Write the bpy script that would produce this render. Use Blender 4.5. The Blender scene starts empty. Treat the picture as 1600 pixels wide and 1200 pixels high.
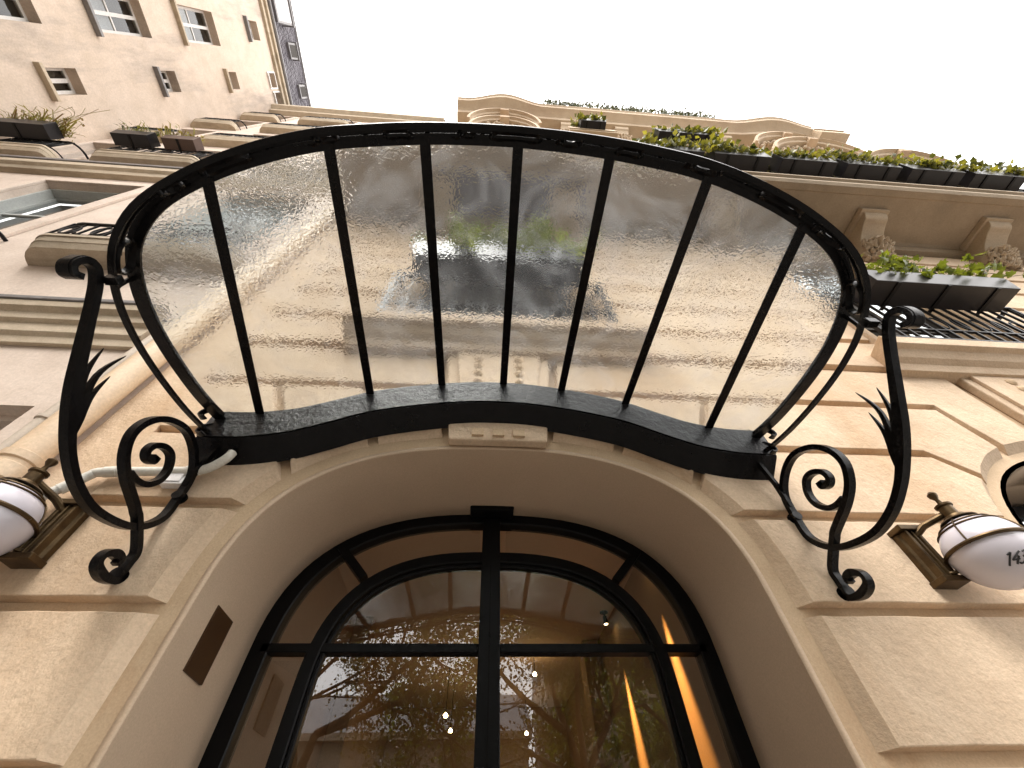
import bpy, bmesh, math, random
from mathutils import Vector, Matrix, noise
rnd = random.Random(7)
SC = bpy.context.scene
COL = SC.collection

# ------------------------------------------------------------------ camera
FPX, ZX, ZY, YVR = 620.0, 782.0, 125.0, 0.68
EYE = Vector((0.0, -2.0, 1.5))
u = Vector((ZX-800, 600-ZY, FPX)).normalized()
b_ = -u.x/(-YVR*u.y+u.z)
ex = Vector((1, -YVR*b_, b_)).normalized()
ey = Vector((u.y*ex.z-u.z*ex.y, u.z*ex.x-u.x*ex.z, u.x*ex.y-u.y*ex.x))
if ey.z < 0: ey = -ey
right = Vector((ex.x, ey.x, u.x)); upv = Vector((ex.y, ey.y, u.y)); fwd = Vector((ex.z, ey.z, u.z))
cam_d = bpy.data.cameras.new('camera'); cam = bpy.data.objects.new('camera', cam_d); COL.objects.link(cam)
M = Matrix.Identity(4)
for i in range(3):
    M[i][0] = right[i]; M[i][1] = upv[i]; M[i][2] = -fwd[i]; M[i][3] = EYE[i]
cam.matrix_world = M
cam_d.sensor_width = 36; cam_d.lens = FPX/1600*36; cam_d.clip_start = .05; cam_d.clip_end = 600
SC.camera = cam
def ray(px, py):
    c = ((px-800)/FPX, (600-py)/FPX, 1.0)
    return right*c[0]+upv*c[1]+fwd*c[2]
def onX(px, py, x):                      # measuring helper: where a sight line meets a plane
    r = ray(px, py); t = (x-EYE.x)/r.x; return EYE+r*t
# ------------------------------------------------------------------ sky, sun, exposure
SUN_EL, SUN_AZ = math.radians(58), math.radians(205)
w = bpy.data.worlds.new('World'); SC.world = w; w.use_nodes = True
nt = w.node_tree; nt.nodes.clear()
out = nt.nodes.new('ShaderNodeOutputWorld'); bg = nt.nodes.new('ShaderNodeBackground')
sky = nt.nodes.new('ShaderNodeTexSky'); sky.sky_type = 'NISHITA'; sky.sun_disc = False
sky.sun_elevation = SUN_EL; sky.sun_rotation = SUN_AZ; sky.dust_density = 3.0; sky.air_density = 1.0
hs = nt.nodes.new('ShaderNodeHueSaturation'); hs.inputs['Saturation'].default_value = .35
hs.inputs['Value'].default_value = 1.0
tc = nt.nodes.new('ShaderNodeTexCoord'); cn = nt.nodes.new('ShaderNodeTexNoise'); cn.inputs['Scale'].default_value = 2.2
cn.inputs['Detail'].default_value = 6
cr = nt.nodes.new('ShaderNodeValToRGB'); cr.color_ramp.elements[0].position = .25; cr.color_ramp.elements[1].position = .62
cr.color_ramp.elements[0].color = (.45, .45, .45, 1); cr.color_ramp.elements[1].color = (.95, .95, .95, 1)
mx = nt.nodes.new('ShaderNodeMix'); mx.data_type = 'RGBA'
mx.inputs[7].default_value = (11.0, 10.6, 10.2, 1)
nt.links.new(sky.outputs[0], hs.inputs['Color']); nt.links.new(hs.outputs[0], mx.inputs[6])
nt.links.new(tc.outputs['Generated'], cn.inputs['Vector']); nt.links.new(cn.outputs['Fac'], cr.inputs[0])
nt.links.new(cr.outputs[0], mx.inputs[0]); nt.links.new(mx.outputs[2], bg.inputs[0])
bg.inputs[1].default_value = .13
nt.links.new(bg.outputs[0], out.inputs[0])
sd = bpy.data.lights.new('sun', 'SUN'); sd.energy = 1.2; sd.angle = math.radians(30); sd.color = (1, .95, .88)
sun = bpy.data.objects.new('sun', sd); COL.objects.link(sun)
sdir = Vector((math.sin(SUN_AZ)*math.cos(SUN_EL), math.cos(SUN_AZ)*math.cos(SUN_EL), math.sin(SUN_EL)))
sun.rotation_euler = sdir.to_track_quat('Z', 'Y').to_euler(); sun.location = (0, -10, 30)
SC.view_settings.view_transform = 'Standard'; SC.view_settings.look = 'None'
SC.view_settings.exposure = 1.74; SC.view_settings.gamma = 1; SC.view_settings.use_curve_mapping = False
SC.render.engine = 'CYCLES'
SC.cycles.use_denoising = True
SC.cycles.max_bounces = 12; SC.cycles.transmission_bounces = 8; SC.cycles.transparent_max_bounces = 24
SC.cycles.diffuse_bounces = 5; SC.cycles.caustics_refractive = True; SC.cycles.caustics_reflective = False
SC.cycles.sample_clamp_indirect = 6

# ------------------------------------------------------------------ materials
def newmat(name):
    m = bpy.data.materials.new(name); m.use_nodes = True
    return m, m.node_tree, m.node_tree.nodes['Principled BSDF']
def N(nt, t, **kw):
    n = nt.nodes.new(t)
    for k, v in kw.items(): n.inputs[k].default_value = v
    return n
def rgba(c): return (c[0], c[1], c[2], 1)
def surface(name, c1, c2, rough=.8, scale=3, bump=.3, bscale=40, dist=.004, c3=None, streak=None, world=True, metallic=0, detail=8, spec=None, fine=None):
    m, nt, p = newmat(name); L = nt.links.new
    if world:
        src = nt.nodes.new('ShaderNodeNewGeometry').outputs['Position']
    else:
        src = nt.nodes.new('ShaderNodeTexCoord').outputs['Object']
    n1 = N(nt, 'ShaderNodeTexNoise', Scale=scale, Detail=detail, Roughness=.62); L(src, n1.inputs['Vector'])
    r1 = nt.nodes.new('ShaderNodeValToRGB'); r1.color_ramp.elements[0].position = .32; r1.color_ramp.elements[1].position = .68
    r1.color_ramp.elements[0].color = rgba(c1); r1.color_ramp.elements[1].color = rgba(c2)
    L(n1.outputs['Fac'], r1.inputs[0]); colr = r1.outputs[0]
    if c3 is not None:
        n2 = N(nt, 'ShaderNodeTexNoise', Scale=scale*.35, Detail=10, Roughness=.7); 
        mp = nt.nodes.new('ShaderNodeMapping'); mp.inputs['Location'].default_value = (3.1, 7.7, 1.9)
        if streak: mp.inputs['Scale'].default_value = streak
        L(src, mp.inputs['Vector']); L(mp.outputs[0], n2.inputs['Vector'])
        r2 = nt.nodes.new('ShaderNodeValToRGB'); r2.color_ramp.elements[0].position = .52; r2.color_ramp.elements[1].position = .72
        L(n2.outputs['Fac'], r2.inputs[0])
        x = nt.nodes.new('ShaderNodeMix'); x.data_type = 'RGBA'; x.inputs[7].default_value = rgba(c3)
        mm = N(nt, 'ShaderNodeMath'); mm.operation = 'MULTIPLY'; mm.inputs[1].default_value = .75
        L(r2.outputs[0], mm.inputs[0]); L(mm.outputs[0], x.inputs[0]); L(colr, x.inputs[6]); colr = x.outputs[2]
    # fine speckle
    n4 = N(nt, 'ShaderNodeTexNoise', Scale=(fine or bscale*2.2), Detail=4, Roughness=.7); L(src, n4.inputs['Vector'])
    mr = nt.nodes.new('ShaderNodeMapRange'); mr.inputs[1].default_value = .3; mr.inputs[2].default_value = .7
    mr.inputs[3].default_value = .88; mr.inputs[4].default_value = 1.1; L(n4.outputs['Fac'], mr.inputs[0])
    vm = nt.nodes.new('ShaderNodeVectorMath'); vm.operation = 'SCALE'; oi = nt.nodes.new('ShaderNodeObjectInfo'); rr = nt.nodes.new('ShaderNodeMapRange'); rr.inputs[3].default_value = .93; rr.inputs[4].default_value = 1.06
    L(oi.outputs['Random'], rr.inputs[0]); m9 = N(nt, 'ShaderNodeMath'); m9.operation = 'MULTIPLY'; L(rr.outputs[0], m9.inputs[0]); L(mr.outputs[0], m9.inputs[1])
    L(colr, vm.inputs[0]); L(m9.outputs[0], vm.inputs['Scale'])
    L(vm.outputs[0], p.inputs['Base Color'])
    p.inputs['Roughness'].default_value = rough; p.inputs['Metallic'].default_value = metallic
    if spec is not None: p.inputs['Specular IOR Level'].default_value = spec
    n3 = N(nt, 'ShaderNodeTexNoise', Scale=bscale, Detail=6, Roughness=.65); L(src, n3.inputs['Vector'])
    n5 = N(nt, 'ShaderNodeTexNoise', Scale=bscale*.13, Detail=3, Roughness=.5); L(src, n5.inputs['Vector'])
    ad = N(nt, 'ShaderNodeMath'); ad.operation = 'MULTIPLY_ADD'; ad.inputs[1].default_value = 2.2
    L(n5.outputs['Fac'], ad.inputs[0]); L(n3.outputs['Fac'], ad.inputs[2])
    bp = N(nt, 'ShaderNodeBump', Strength=bump, Distance=dist); L(ad.outputs[0], bp.inputs['Height']); L(bp.outputs[0], p.inputs['Normal'])
    return m
MT = {}
MT['stone'] = surface('limestone', (.52, .385, .262), (.63, .488, .352), .85, 2.3, .75, 30, .010, (.46, .30, .17), (1, 1, .35))
MT['stone_groove'] = surface('limestone_wall', (.50, .365, .235), (.60, .45, .30), .88, 3.1, .5, 45, .006, (.42, .25, .13), (1, 1, .4))
MT['stone_up'] = surface('limestone_upper', (.42, .325, .225), (.50, .40, .29), .85, 1.1, .4, 20, .01, (.36, .26, .18), (1, 1, .3))
MT['plaster_reveal'] = surface('smooth_reveal_render', (.57, .43, .305), (.62, .475, .34), .62, 1.5, .18, 60, .003, (.53, .395, .275), (1, 1, .6))
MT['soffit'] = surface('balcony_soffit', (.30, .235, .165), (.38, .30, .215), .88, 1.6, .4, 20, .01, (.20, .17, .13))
MT['pink_plaster'] = surface('pink_plaster', (.56, .46, .385), (.66, .56, .48), .88, 3.0, .35, 18, .01, (.44, .37, .32), (1, 1, .28))
MT['wing_plaster'] = surface('wing_plaster', (.54, .44, .35), (.63, .52, .43), .88, 2.6, .3, 12, .01, (.25, .22, .20), (1, .9, .22))
MT['ledge'] = surface('weathered_ledge', (.44, .36, .26), (.53, .445, .34), .85, 5, .5, 30, .006, (.20, .16, .11), (.25, 1, 1))
MT['iron'] = surface('black_painted_iron', (.0035, .0032, .0035), (.006, .0055, .006), .25, 9, .5, 34, .006, spec=.13)
MT['gutter_paint_lit'] = surface('black_gutter_paint_lit', (.006, .0055, .007), (.009, .0085, .0105), .33, 9, .7, 26, .010, spec=.32)  # gutter black, lightened to paint in the skylight on its front face
MT['iron_far'] = surface('dark_railing_iron', (.004, .0035, .004), (.007, .0065, .007), .4, 6, .2, 20, .003, spec=.2)
MT['door_metal'] = surface('black_door_frame', (.003, .003, .0035), (.005, .005, .0055), .38, 5, .12, 60, .001, spec=.12)
MT['brass'] = surface('aged_bronze', (.05, .032, .016), (.11, .072, .034), .42, 14, .35, 60, .002, (.05, .03, .015), world=True, metallic=.85)
MT['bronze_panel'] = surface('bronze_panel', (.045, .018, .004), (.055, .023, .006), .5, 4, .1, 50, .001, metallic=.3)
MT['pvc'] = surface('white_pipe', (.62, .60, .54), (.70, .68, .62), .4, 6, .1, 30, .002, (.5, .44, .35))
MT['white_box'] = surface('white_plastic', (.74, .73, .74), (.78, .77, .78), .4, 6, .05, 30, .001)
MT['cream_pipe'] = surface('cream_pipe', (.60, .46, .32), (.68, .54, .39), .55, 3, .35, 24, .004, (.42, .27, .15), (1, 1, .3))
MT['grey_pipe'] = surface('grey_pipe', (.45, .38, .31), (.52, .45, .37), .6, 3, .3, 24, .004, (.30, .22, .16))
MT['planter'] = surface('charcoal_planter', (.012, .011, .013), (.018, .016, .019), .34, 3, .15, 15, .003, spec=.3)
MT['planter_brown'] = surface('brown_planter', (.07, .04, .03), (.09, .05, .035), .5, 3, .15, 15, .003)
MT['white_frame'] = surface('white_window_frame', (.62, .60, .58), (.70, .68, .66), .5, 4, .1, 20, .002)
MT['grey_frame'] = surface('pale_blue_grey_window', (.42, .44, .43), (.50, .52, .50), .5, 4, .1, 20, .002)
MT['slate'] = surface('slate', (.09, .08, .095), (.15, .135, .155), .6, 6, .3, 9, .01)
MT['zinc'] = surface('zinc', (.16, .15, .15), (.22, .21, .21), .5, 4, .2, 9, .004)
MT['dark_room'] = surface('dark_interior', (.03, .025, .02), (.04, .035, .03), .9, 3, .1, 10, .002)
MT['curtain'] = surface('net_curtain', (.50, .49, .50), (.60, .59, .60), .9, 12, .3, 14, .01)
MT['lobby_wall'] = surface('lobby_wall', (.25, .17, .10), (.28, .195, .12), .7, 3, .1, 30, .002)
MT['lobby_ceiling'] = surface('lobby_ceiling', (.52, .40, .29), (.55, .43, .31), .8, 2, .08, 30, .002)
MT['lobby_floor'] = surface('lobby_floor', (.12, .07, .04), (.18, .11, .06), .3, 4, .1, 30, .002)
MT['pavement'] = surface('pavement', (.19, .18, .165), (.26, .245, .225), .85, 3, .4, 30, .004)
MT['asphalt'] = surface('asphalt', (.045, .045, .047), (.065, .064, .065), .9, 3, .5, 60, .004)
MT['bark'] = surface('bark', (.10, .07, .04), (.20, .145, .09), .9, 6, .8, 12, .02)
MT['roofslate_far'] = surface('far_roof', (.13, .13, .14), (.19, .185, .2), .7, 5, .4, 8, .02)
MT['far_stone'] = surface('far_stone', (.26, .2, .14), (.36, .29, .21), .9, 2, .4, 8, .02)
MT['ink'] = surface('black_lettering', (.01, .01, .012), (.015, .015, .015), .5, 5, 0, 20, .001)
MT['stem'] = surface('plant_stem', (.10, .07, .03), (.17, .12, .06), .8, 20, .2, 60, .001)
def leafmat(name, a, b, tr=.35):
    m, nt, p = newmat(name); L = nt.links.new
    oi = nt.nodes.new('ShaderNodeObjectInfo'); g = nt.nodes.new('ShaderNodeNewGeometry')
    n = N(nt, 'ShaderNodeTexNoise', Scale=9.0, Detail=2); L(g.outputs['Position'], n.inputs['Vector'])
    ad = N(nt, 'ShaderNodeMath'); ad.operation = 'ADD'; 
    m2 = N(nt, 'ShaderNodeMath'); m2.operation = 'MULTIPLY'; m2.inputs[1].default_value = .5
    L(g.outputs['Random Per Island'], m2.inputs[0])
    L(m2.outputs[0], ad.inputs[0])
    m3 = N(nt, 'ShaderNodeMath'); m3.operation = 'MULTIPLY'; m3.inputs[1].default_value = .5
    L(n.outputs['Fac'], m3.inputs[0]); L(m3.outputs[0], ad.inputs[1])
    r = nt.nodes.new('ShaderNodeValToRGB'); r.color_ramp.elements[0].position = .25; r.color_ramp.elements[1].position = .75
    r.color_ramp.elements[0].color = rgba(a); r.color_ramp.elements[1].color = rgba(b); L(ad.outputs[0], r.inputs[0])
    L(r.outputs[0], p.inputs['Base Color']); p.inputs['Roughness'].default_value = .38
    t = nt.nodes.new('ShaderNodeBsdfTranslucent'); 
    vm = nt.nodes.new('ShaderNodeVectorMath'); vm.operation = 'MULTIPLY'; vm.inputs[1].default_value = (2.3, 2.1, .6); L(r.outputs[0], vm.inputs[0])
    L(vm.outputs[0], t.inputs[0])
    mix = nt.nodes.new('ShaderNodeMixShader'); mix.inputs[0].default_value = tr
    L(p.outputs[0], mix.inputs[1]); L(t.outputs[0], mix.inputs[2]); L(mix.outputs[0], nt.nodes['Material Output'].inputs[0])
    return m
MT['ivy'] = leafmat('ivy_leaf', (.02, .04, .012), (.16, .19, .04), .34)
MT['ivy_far'] = leafmat('ivy_leaf_far', (.03, .038, .016), (.19, .185, .06), .30)
MT['roof_leaf'] = leafmat('roof_leaf', (.02, .024, .018), (.055, .062, .035), .12)
MT['dry'] = leafmat('dry_plant', (.12, .07, .025), (.24, .23, .08), .3)
MT['tree_leaf'] = leafmat('tree_leaf', (.05, .08, .018), (.20, .24, .05), .35)
MT['tree_leaf_sparse'] = leafmat('sparse_leaf', (.08, .07, .03), (.18, .16, .05), .3)

def hammered():
    m, nt, p = newmat('hammered_glass'); L = nt.links.new
    g = nt.nodes.new('ShaderNodeNewGeometry')
    nz = N(nt, 'ShaderNodeTexNoise', Scale=7.0, Detail=2)
    L(g.outputs['Position'], nz.inputs['Vector'])
    mixv = nt.nodes.new('ShaderNodeMix'); mixv.data_type = 'VECTOR'; mixv.inputs[0].default_value = .035
    L(g.outputs['Position'], mixv.inputs[4]); L(nz.outputs['Color'], mixv.inputs[5])
    n1 = N(nt, 'ShaderNodeTexNoise', Scale=58.0, Detail=1.0, Roughness=.4, Distortion=.5); L(mixv.outputs[1], n1.inputs['Vector'])
    n2 = N(nt, 'ShaderNodeTexNoise', Scale=6.0, Detail=1); L(g.outputs['Position'], n2.inputs['Vector'])
    ad = N(nt, 'ShaderNodeMath'); ad.operation = 'MULTIPLY_ADD'; ad.inputs[1].default_value = .4
    L(n2.outputs['Fac'], ad.inputs[0]); L(n1.outputs['Fac'], ad.inputs[2])
    bp = N(nt, 'ShaderNodeBump', Strength=1.0, Distance=.00145); L(ad.outputs[0], bp.inputs['Height'])
    gl = nt.nodes.new('ShaderNodeBsdfGlass'); gl.inputs['Color'].default_value = (.91, .93, .93, 1)
    gl.inputs['Roughness'].default_value = .03; gl.inputs['IOR'].default_value = 1.45; L(bp.outputs[0], gl.inputs['Normal'])
    df = nt.nodes.new('ShaderNodeBsdfTranslucent'); df.inputs[0].default_value = (.55, .56, .58, 1)
    # rain dirt gathered in patches on the sheet
    n3 = N(nt, 'ShaderNodeTexNoise', Scale=2.6, Detail=9, Roughness=.7, Distortion=1.5); L(g.outputs['Position'], n3.inputs['Vector'])
    mr = nt.nodes.new('ShaderNodeMapRange'); mr.inputs[1].default_value = .45; mr.inputs[2].default_value = .75; mr.inputs[3].default_value = .03; mr.inputs[4].default_value = .15
    L(n3.outputs['Fac'], mr.inputs[0])
    mix = nt.nodes.new('ShaderNodeMixShader'); L(mr.outputs[0], mix.inputs[0])
    L(gl.outputs[0], mix.inputs[1]); L(df.outputs[0], mix.inputs[2])
    L(mix.outputs[0], nt.nodes['Material Output'].inputs[0])
    return m
MT['hammered'] = hammered()
def thin_glass(name, tint, ior=1.75, rough=.0, wav=0.0):
    m, nt, p = newmat(name); L = nt.links.new
    tr = nt.nodes.new('ShaderNodeBsdfTransparent'); tr.inputs[0].default_value = rgba(tint)
    gl = nt.nodes.new('ShaderNodeBsdfGlossy'); gl.inputs['Roughness'].default_value = rough; gl.inputs[0].default_value = (1, 1, 1, 1)
    fr = nt.nodes.new('ShaderNodeFresnel'); fr.inputs[0].default_value = ior
    if wav:
        g = nt.nodes.new('ShaderNodeNewGeometry'); n = N(nt, 'ShaderNodeTexNoise', Scale=2.5, Detail=1); L(g.outputs['Position'], n.inputs['Vector'])
        bp = N(nt, 'ShaderNodeBump', Strength=1.0, Distance=wav); L(n.outputs['Fac'], bp.inputs['Height']); L(bp.outputs[0], gl.inputs['Normal'])
    gb = nt.nodes.new('ShaderNodeNewGeometry'); sb = N(nt, 'ShaderNodeMath'); sb.operation = 'SUBTRACT'; sb.inputs[0].default_value = 1.0; L(gb.outputs['Backfacing'], sb.inputs[1])
    ml = N(nt, 'ShaderNodeMath'); ml.operation = 'MULTIPLY'; L(fr.outputs[0], ml.inputs[0]); L(sb.outputs[0], ml.inputs[1])
    mix = nt.nodes.new('ShaderNodeMixShader'); L(ml.outputs[0], mix.inputs[0]); L(tr.outputs[0], mix.inputs[1]); L(gl.outputs[0], mix.inputs[2])
    L(mix.outputs[0], nt.nodes['Material Output'].inputs[0]); return m
MT['door_glass'] = thin_glass('door_glass', (.93, .93, .92), 2.0, 0, 0)
MT['win_glass'] = thin_glass('window_glass', (.8, .82, .82), 1.7, .01, .002)
def opal():
    m, nt, p = newmat('opal_globe'); p.inputs['Base Color'].default_value = (.60, .575, .635, 1)
    p.inputs['Roughness'].default_value = .18; p.inputs['Subsurface Weight'].default_value = .35
    p.inputs['Subsurface Radius'].default_value = (.05, .05, .05); return m
MT['opal'] = opal()
def emis(name, c, s):
    m, nt, p = newmat(name); p.inputs['Emission Color'].default_value = rgba(c); p.inputs['Emission Strength'].default_value = s
    p.inputs['Base Color'].default_value = rgba(c); return m
MT['bulb'] = emis('lit_bulb', (1, .72, .35), 14)

# ------------------------------------------------------------------ mesh helpers
WL = {}
class MB:
    def __init__(s): s.v = []; s.f = []
    def add(s, vs, fs):
        o = len(s.v); s.v += [tuple(v) for v in vs]; s.f += [tuple(i+o for i in f) for f in fs]; return s
    def box(s, x0, x1, y0, y1, z0, z1):
        return s.add([(x0,y0,z0),(x1,y0,z0),(x1,y1,z0),(x0,y1,z0),(x0,y0,z1),(x1,y0,z1),(x1,y1,z1),(x0,y1,z1)],
                     [(0,3,2,1),(4,5,6,7),(0,1,5,4),(1,2,6,5),(2,3,7,6),(3,0,4,7)])
    def tube(s, path, r, n=8, cap=True):
        path = [Vector(p) for p in path]; rs = r if isinstance(r, (list, tuple)) else [r]*len(path)
        t0 = (path[1]-path[0]).normalized(); ref = Vector((0,0,1)) if abs(t0.z) < .9 else Vector((1,0,0))
        a = t0.cross(ref).normalized(); rings = []
        for i, p in enumerate(path):
            t = (path[min(i+1, len(path)-1)]-path[max(i-1, 0)]).normalized()
            a = (a-t*a.dot(t)).normalized(); b = t.cross(a)
            rings.append([p+(a*math.cos(2*math.pi*k/n)+b*math.sin(2*math.pi*k/n))*rs[i] for k in range(n)])
        vs = [q for R in rings for q in R]; fs = []
        for i in range(len(path)-1):
            for k in range(n): fs.append((i*n+k, i*n+(k+1)%n, (i+1)*n+(k+1)%n, (i+1)*n+k))
        if cap: fs.append(tuple(range(n-1, -1, -1))); fs.append(tuple((len(path)-1)*n+k for k in range(n)))
        return s.add(vs, fs)
    def bar(s, path, side, wid, thk, cap=True):
        """rectangular bar along path; side(i)->unit vector for the 'thk' direction"""
        path = [Vector(p) for p in path]; L = len(path)
        ws = wid if isinstance(wid, (list, tuple)) else [wid]*L; ts = thk if isinstance(thk, (list, tuple)) else [thk]*L
        vs = []
        for i, p in enumerate(path):
            t = (path[min(i+1, L-1)]-path[max(i-1, 0)]).normalized()
            sd_ = side(i) if callable(side) else Vector(side)
            sd_ = (sd_-t*sd_.dot(t)).normalized(); n_ = t.cross(sd_)
            for a, b in ((-1,-1),(1,-1),(1,1),(-1,1)): vs.append(p+n_*(a*ws[i]/2)+sd_*(b*ts[i]/2))
        fs = []
        for i in range(L-1):
            for k in range(4): fs.append((i*4+k, i*4+(k+1)%4, (i+1)*4+(k+1)%4, (i+1)*4+k))
        if cap: fs.append((3,2,1,0)); fs.append(tuple((L-1)*4+k for k in range(4)))
        return s.add(vs, fs)
    def sweep(s, path, prof, frame, closed_prof=True, cap=True):
        """prof list of (a,b); frame(i)->(A,B) vectors"""
        vs = []; n = len(prof)
        for i, p in enumerate(path):
            A, B = frame(i)
            for a, b in prof: vs.append(Vector(p)+A*a+B*b)
        fs = []
        for i in range(len(path)-1):
            for k in range(n if closed_prof else n-1):
                fs.append((i*n+k, i*n+(k+1)%n, (i+1)*n+(k+1)%n, (i+1)*n+k))
        if cap and closed_prof: fs.append(tuple(range(n-1,-1,-1))); fs.append(tuple((len(path)-1)*n+k for k in range(n)))
        return s.add(vs, fs)
    def lathe(s, prof, c, n=24, axis='Z'):
        c = Vector(c); vs = []; m = len(prof)
        for r, h in prof:
            for k in range(n):
                a = 2*math.pi*k/n
                d = Vector((r*math.cos(a), r*math.sin(a), h)) if axis == 'Z' else (Vector((r*math.cos(a), h, r*math.sin(a))) if axis == 'Y' else Vector((h, r*math.cos(a), r*math.sin(a))))
                vs.append(c+d)
        fs = []
        for i in range(m-1):
            for k in range(n): fs.append((i*n+k, i*n+(k+1)%n, (i+1)*n+(k+1)%n, (i+1)*n+k))
        fs.append(tuple(range(n-1,-1,-1))); fs.append(tuple((m-1)*n+k for k in range(n)))
        return s.add(vs, fs)
    def prism(s, poly, y0, y1):
        """poly in XZ extruded between y0 (front) and y1"""
        n = len(poly)
        vs = [(x, y0, z) for x, z in poly]+[(x, y1, z) for x, z in poly]
        fs = [tuple(range(n)), tuple(range(2*n-1, n-1, -1))]+[(i, i+n, (i+1)%n+n, (i+1)%n) for i in range(n)]
        return s.add(vs, fs)
def place(o, parent, c):
    if parent is None:
        o.location = c; WL[o.name] = Vector(c)
    else:
        o.parent = parent; o.location = Vector(c)-WL[parent.name]; WL[o.name] = Vector(c)
def mk(name, mb, mat, parent=None, smooth=False, bevel=0, angle=35, fixn=True):
    me = bpy.data.meshes.new(name)
    c = Vector((0,0,0))
    xs = [v[0] for v in mb.v]; ys = [v[1] for v in mb.v]; zs = [v[2] for v in mb.v]
    c = Vector(((min(xs)+max(xs))/2, (min(ys)+max(ys))/2, (min(zs)+max(zs))/2))
    me.from_pydata([(v[0]-c.x, v[1]-c.y, v[2]-c.z) for v in mb.v], [], mb.f)
    if fixn:
        bm = bmesh.new(); bm.from_mesh(me); bmesh.ops.recalc_face_normals(bm, faces=bm.faces); bm.to_mesh(me); bm.free()
    me.materials.append(MT[mat] if isinstance(mat, str) else mat)
    if smooth:
        me.polygons.foreach_set('use_smooth', [True]*len(me.polygons))
        me.set_sharp_from_angle(angle=math.radians(angle))
    o = bpy.data.objects.new(name, me); COL.objects.link(o); place(o, parent, c)
    if bevel:
        b = o.modifiers.new('edge', 'BEVEL'); b.width = bevel; b.segments = 2; b.limit_method = 'ANGLE'; b.angle_limit = math.radians(40)
    return o
def inst(name, me, loc, parent=None, rot=(0,0,0), scale=(1,1,1)):
    o = bpy.data.objects.new(name, me); COL.objects.link(o); place(o, parent, loc); o.rotation_euler = rot; o.scale = scale; return o
def thing(name, label, cat, loc, group=None):
    o = bpy.data.objects.new(name, None); COL.objects.link(o); o.location = loc; WL[o.name] = Vector(loc)
    o['label'] = label; o['category'] = cat
    if group: o['group'] = group
    return o
def tag(o, label, cat, group=None):
    o['label'] = label; o['category'] = cat
    if group: o['group'] = group
    return o
def struct(o): o['kind'] = 'structure'; return o
def stuff(o): o['kind'] = 'stuff'; return o
def spline(pts, n=6, closed=False):
    """Catmull-Rom through points (tuples of any dimension)"""
    P = [tuple(p) for p in pts]; L = len(P); out_ = []
    for i in range(L-1):
        p0 = P[max(i-1, 0)]; p1 = P[i]; p2 = P[i+1]; p3 = P[min(i+2, L-1)]
        for k in range(n):
            t = k/n
            out_.append(tuple(.5*((2*b)+(-a+c)*t+(2*a-5*b+4*c-d)*t*t+(-a+3*b-3*c+d)*t**3) for a, b, c, d in zip(p0, p1, p2, p3)))
    out_.append(P[-1]); return out_
def plate(name, outer, holes, y0, y1, mat, parent=None):
    """slab in XZ with holes; y0 front, y1 back"""
    bm = bmesh.new(); loops = [outer]+holes
    for lp in loops:
        vs = [bm.verts.new((x, y0, z)) for x, z in lp]
        for i in range(len(vs)): bm.edges.new((vs[i], vs[(i+1)%len(vs)]))
    bmesh.ops.triangle_fill(bm, use_beauty=True, use_dissolve=False, edges=bm.edges)
    fs = list(bm.faces); r = bmesh.ops.extrude_face_region(bm, geom=fs)
    bmesh.ops.translate(bm, verts=[e for e in r['geom'] if isinstance(e, bmesh.types.BMVert)], vec=(0, y1-y0, 0))
    bmesh.ops.recalc_face_normals(bm, faces=bm.faces)
    mb = MB(); bm.verts.index_update(); mb.v = [tuple(v.co) for v in bm.verts]; mb.f = [tuple(v.index for v in f.verts) for f in bm.faces]; bm.free()
    return mk(name, mb, mat, parent)
def plateX(name, outer, holes, x0, x1, mat, parent=None):
    """slab in YZ facing +X"""
    bm = bmesh.new(); loops = [outer]+holes
    for lp in loops:
        vs = [bm.verts.new((x0, y, z)) for y, z in lp]
        for i in range(len(vs)): bm.edges.new((vs[i], vs[(i+1)%len(vs)]))
    bmesh.ops.triangle_fill(bm, use_beauty=True, use_dissolve=False, edges=bm.edges)
    fs = list(bm.faces); r = bmesh.ops.extrude_face_region(bm, geom=fs)
    bmesh.ops.translate(bm, verts=[e for e in r['geom'] if isinstance(e, bmesh.types.BMVert)], vec=(x1-x0, 0, 0))
    bmesh.ops.recalc_face_normals(bm, faces=bm.faces)
    mb = MB(); bm.verts.index_update(); mb.v = [tuple(v.co) for v in bm.verts]; mb.f = [tuple(v.index for v in f.verts) for f in bm.faces]; bm.free()
    return mk(name, mb, mat, parent)
def rect(x0, x1, z0, z1): return [(x0, z0), (x1, z0), (x1, z1), (x0, z1)]

# ------------------------------------------------------------------ arches
CX = .085
class Arch:
    def __init__(s, cx, a, z0, b, n): s.cx, s.a, s.z0, s.b, s.n = cx, a, z0, b, n
    def hz(s, hx):      # height at |x-cx|
        t = min(1, abs(hx)/s.a); return s.z0+s.b*(1-t**s.n)**(1/s.n)
    def hx(s, z):
        if z <= s.z0: return s.a
        t = min(1, (z-s.z0)/s.b); return s.a*(1-t**s.n)**(1/s.n)
    def grow(s, d): return Arch(s.cx, s.a+d, s.z0, s.b+d, s.n)
    def pts(s, zb, m=40):       # open outline from left foot over the top to right foot
        out_ = [(s.cx-s.a, zb)]
        for k in range(m+1):
            th = math.pi*(1-k/m); c, d = math.cos(th), math.sin(th)
            out_.append((s.cx+s.a*math.copysign(abs(c)**(2/s.n), c), s.z0+s.b*abs(d)**(2/s.n)))
        out_.append((s.cx+s.a, zb)); return out_
PORTAL = Arch(CX, 1.405, 2.40, .985, 2.5)
BX = 5.15
BAY = Arch(BX, 1.80, 2.30, 1.20, 3.0)
DOOR_Y = .78

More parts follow.
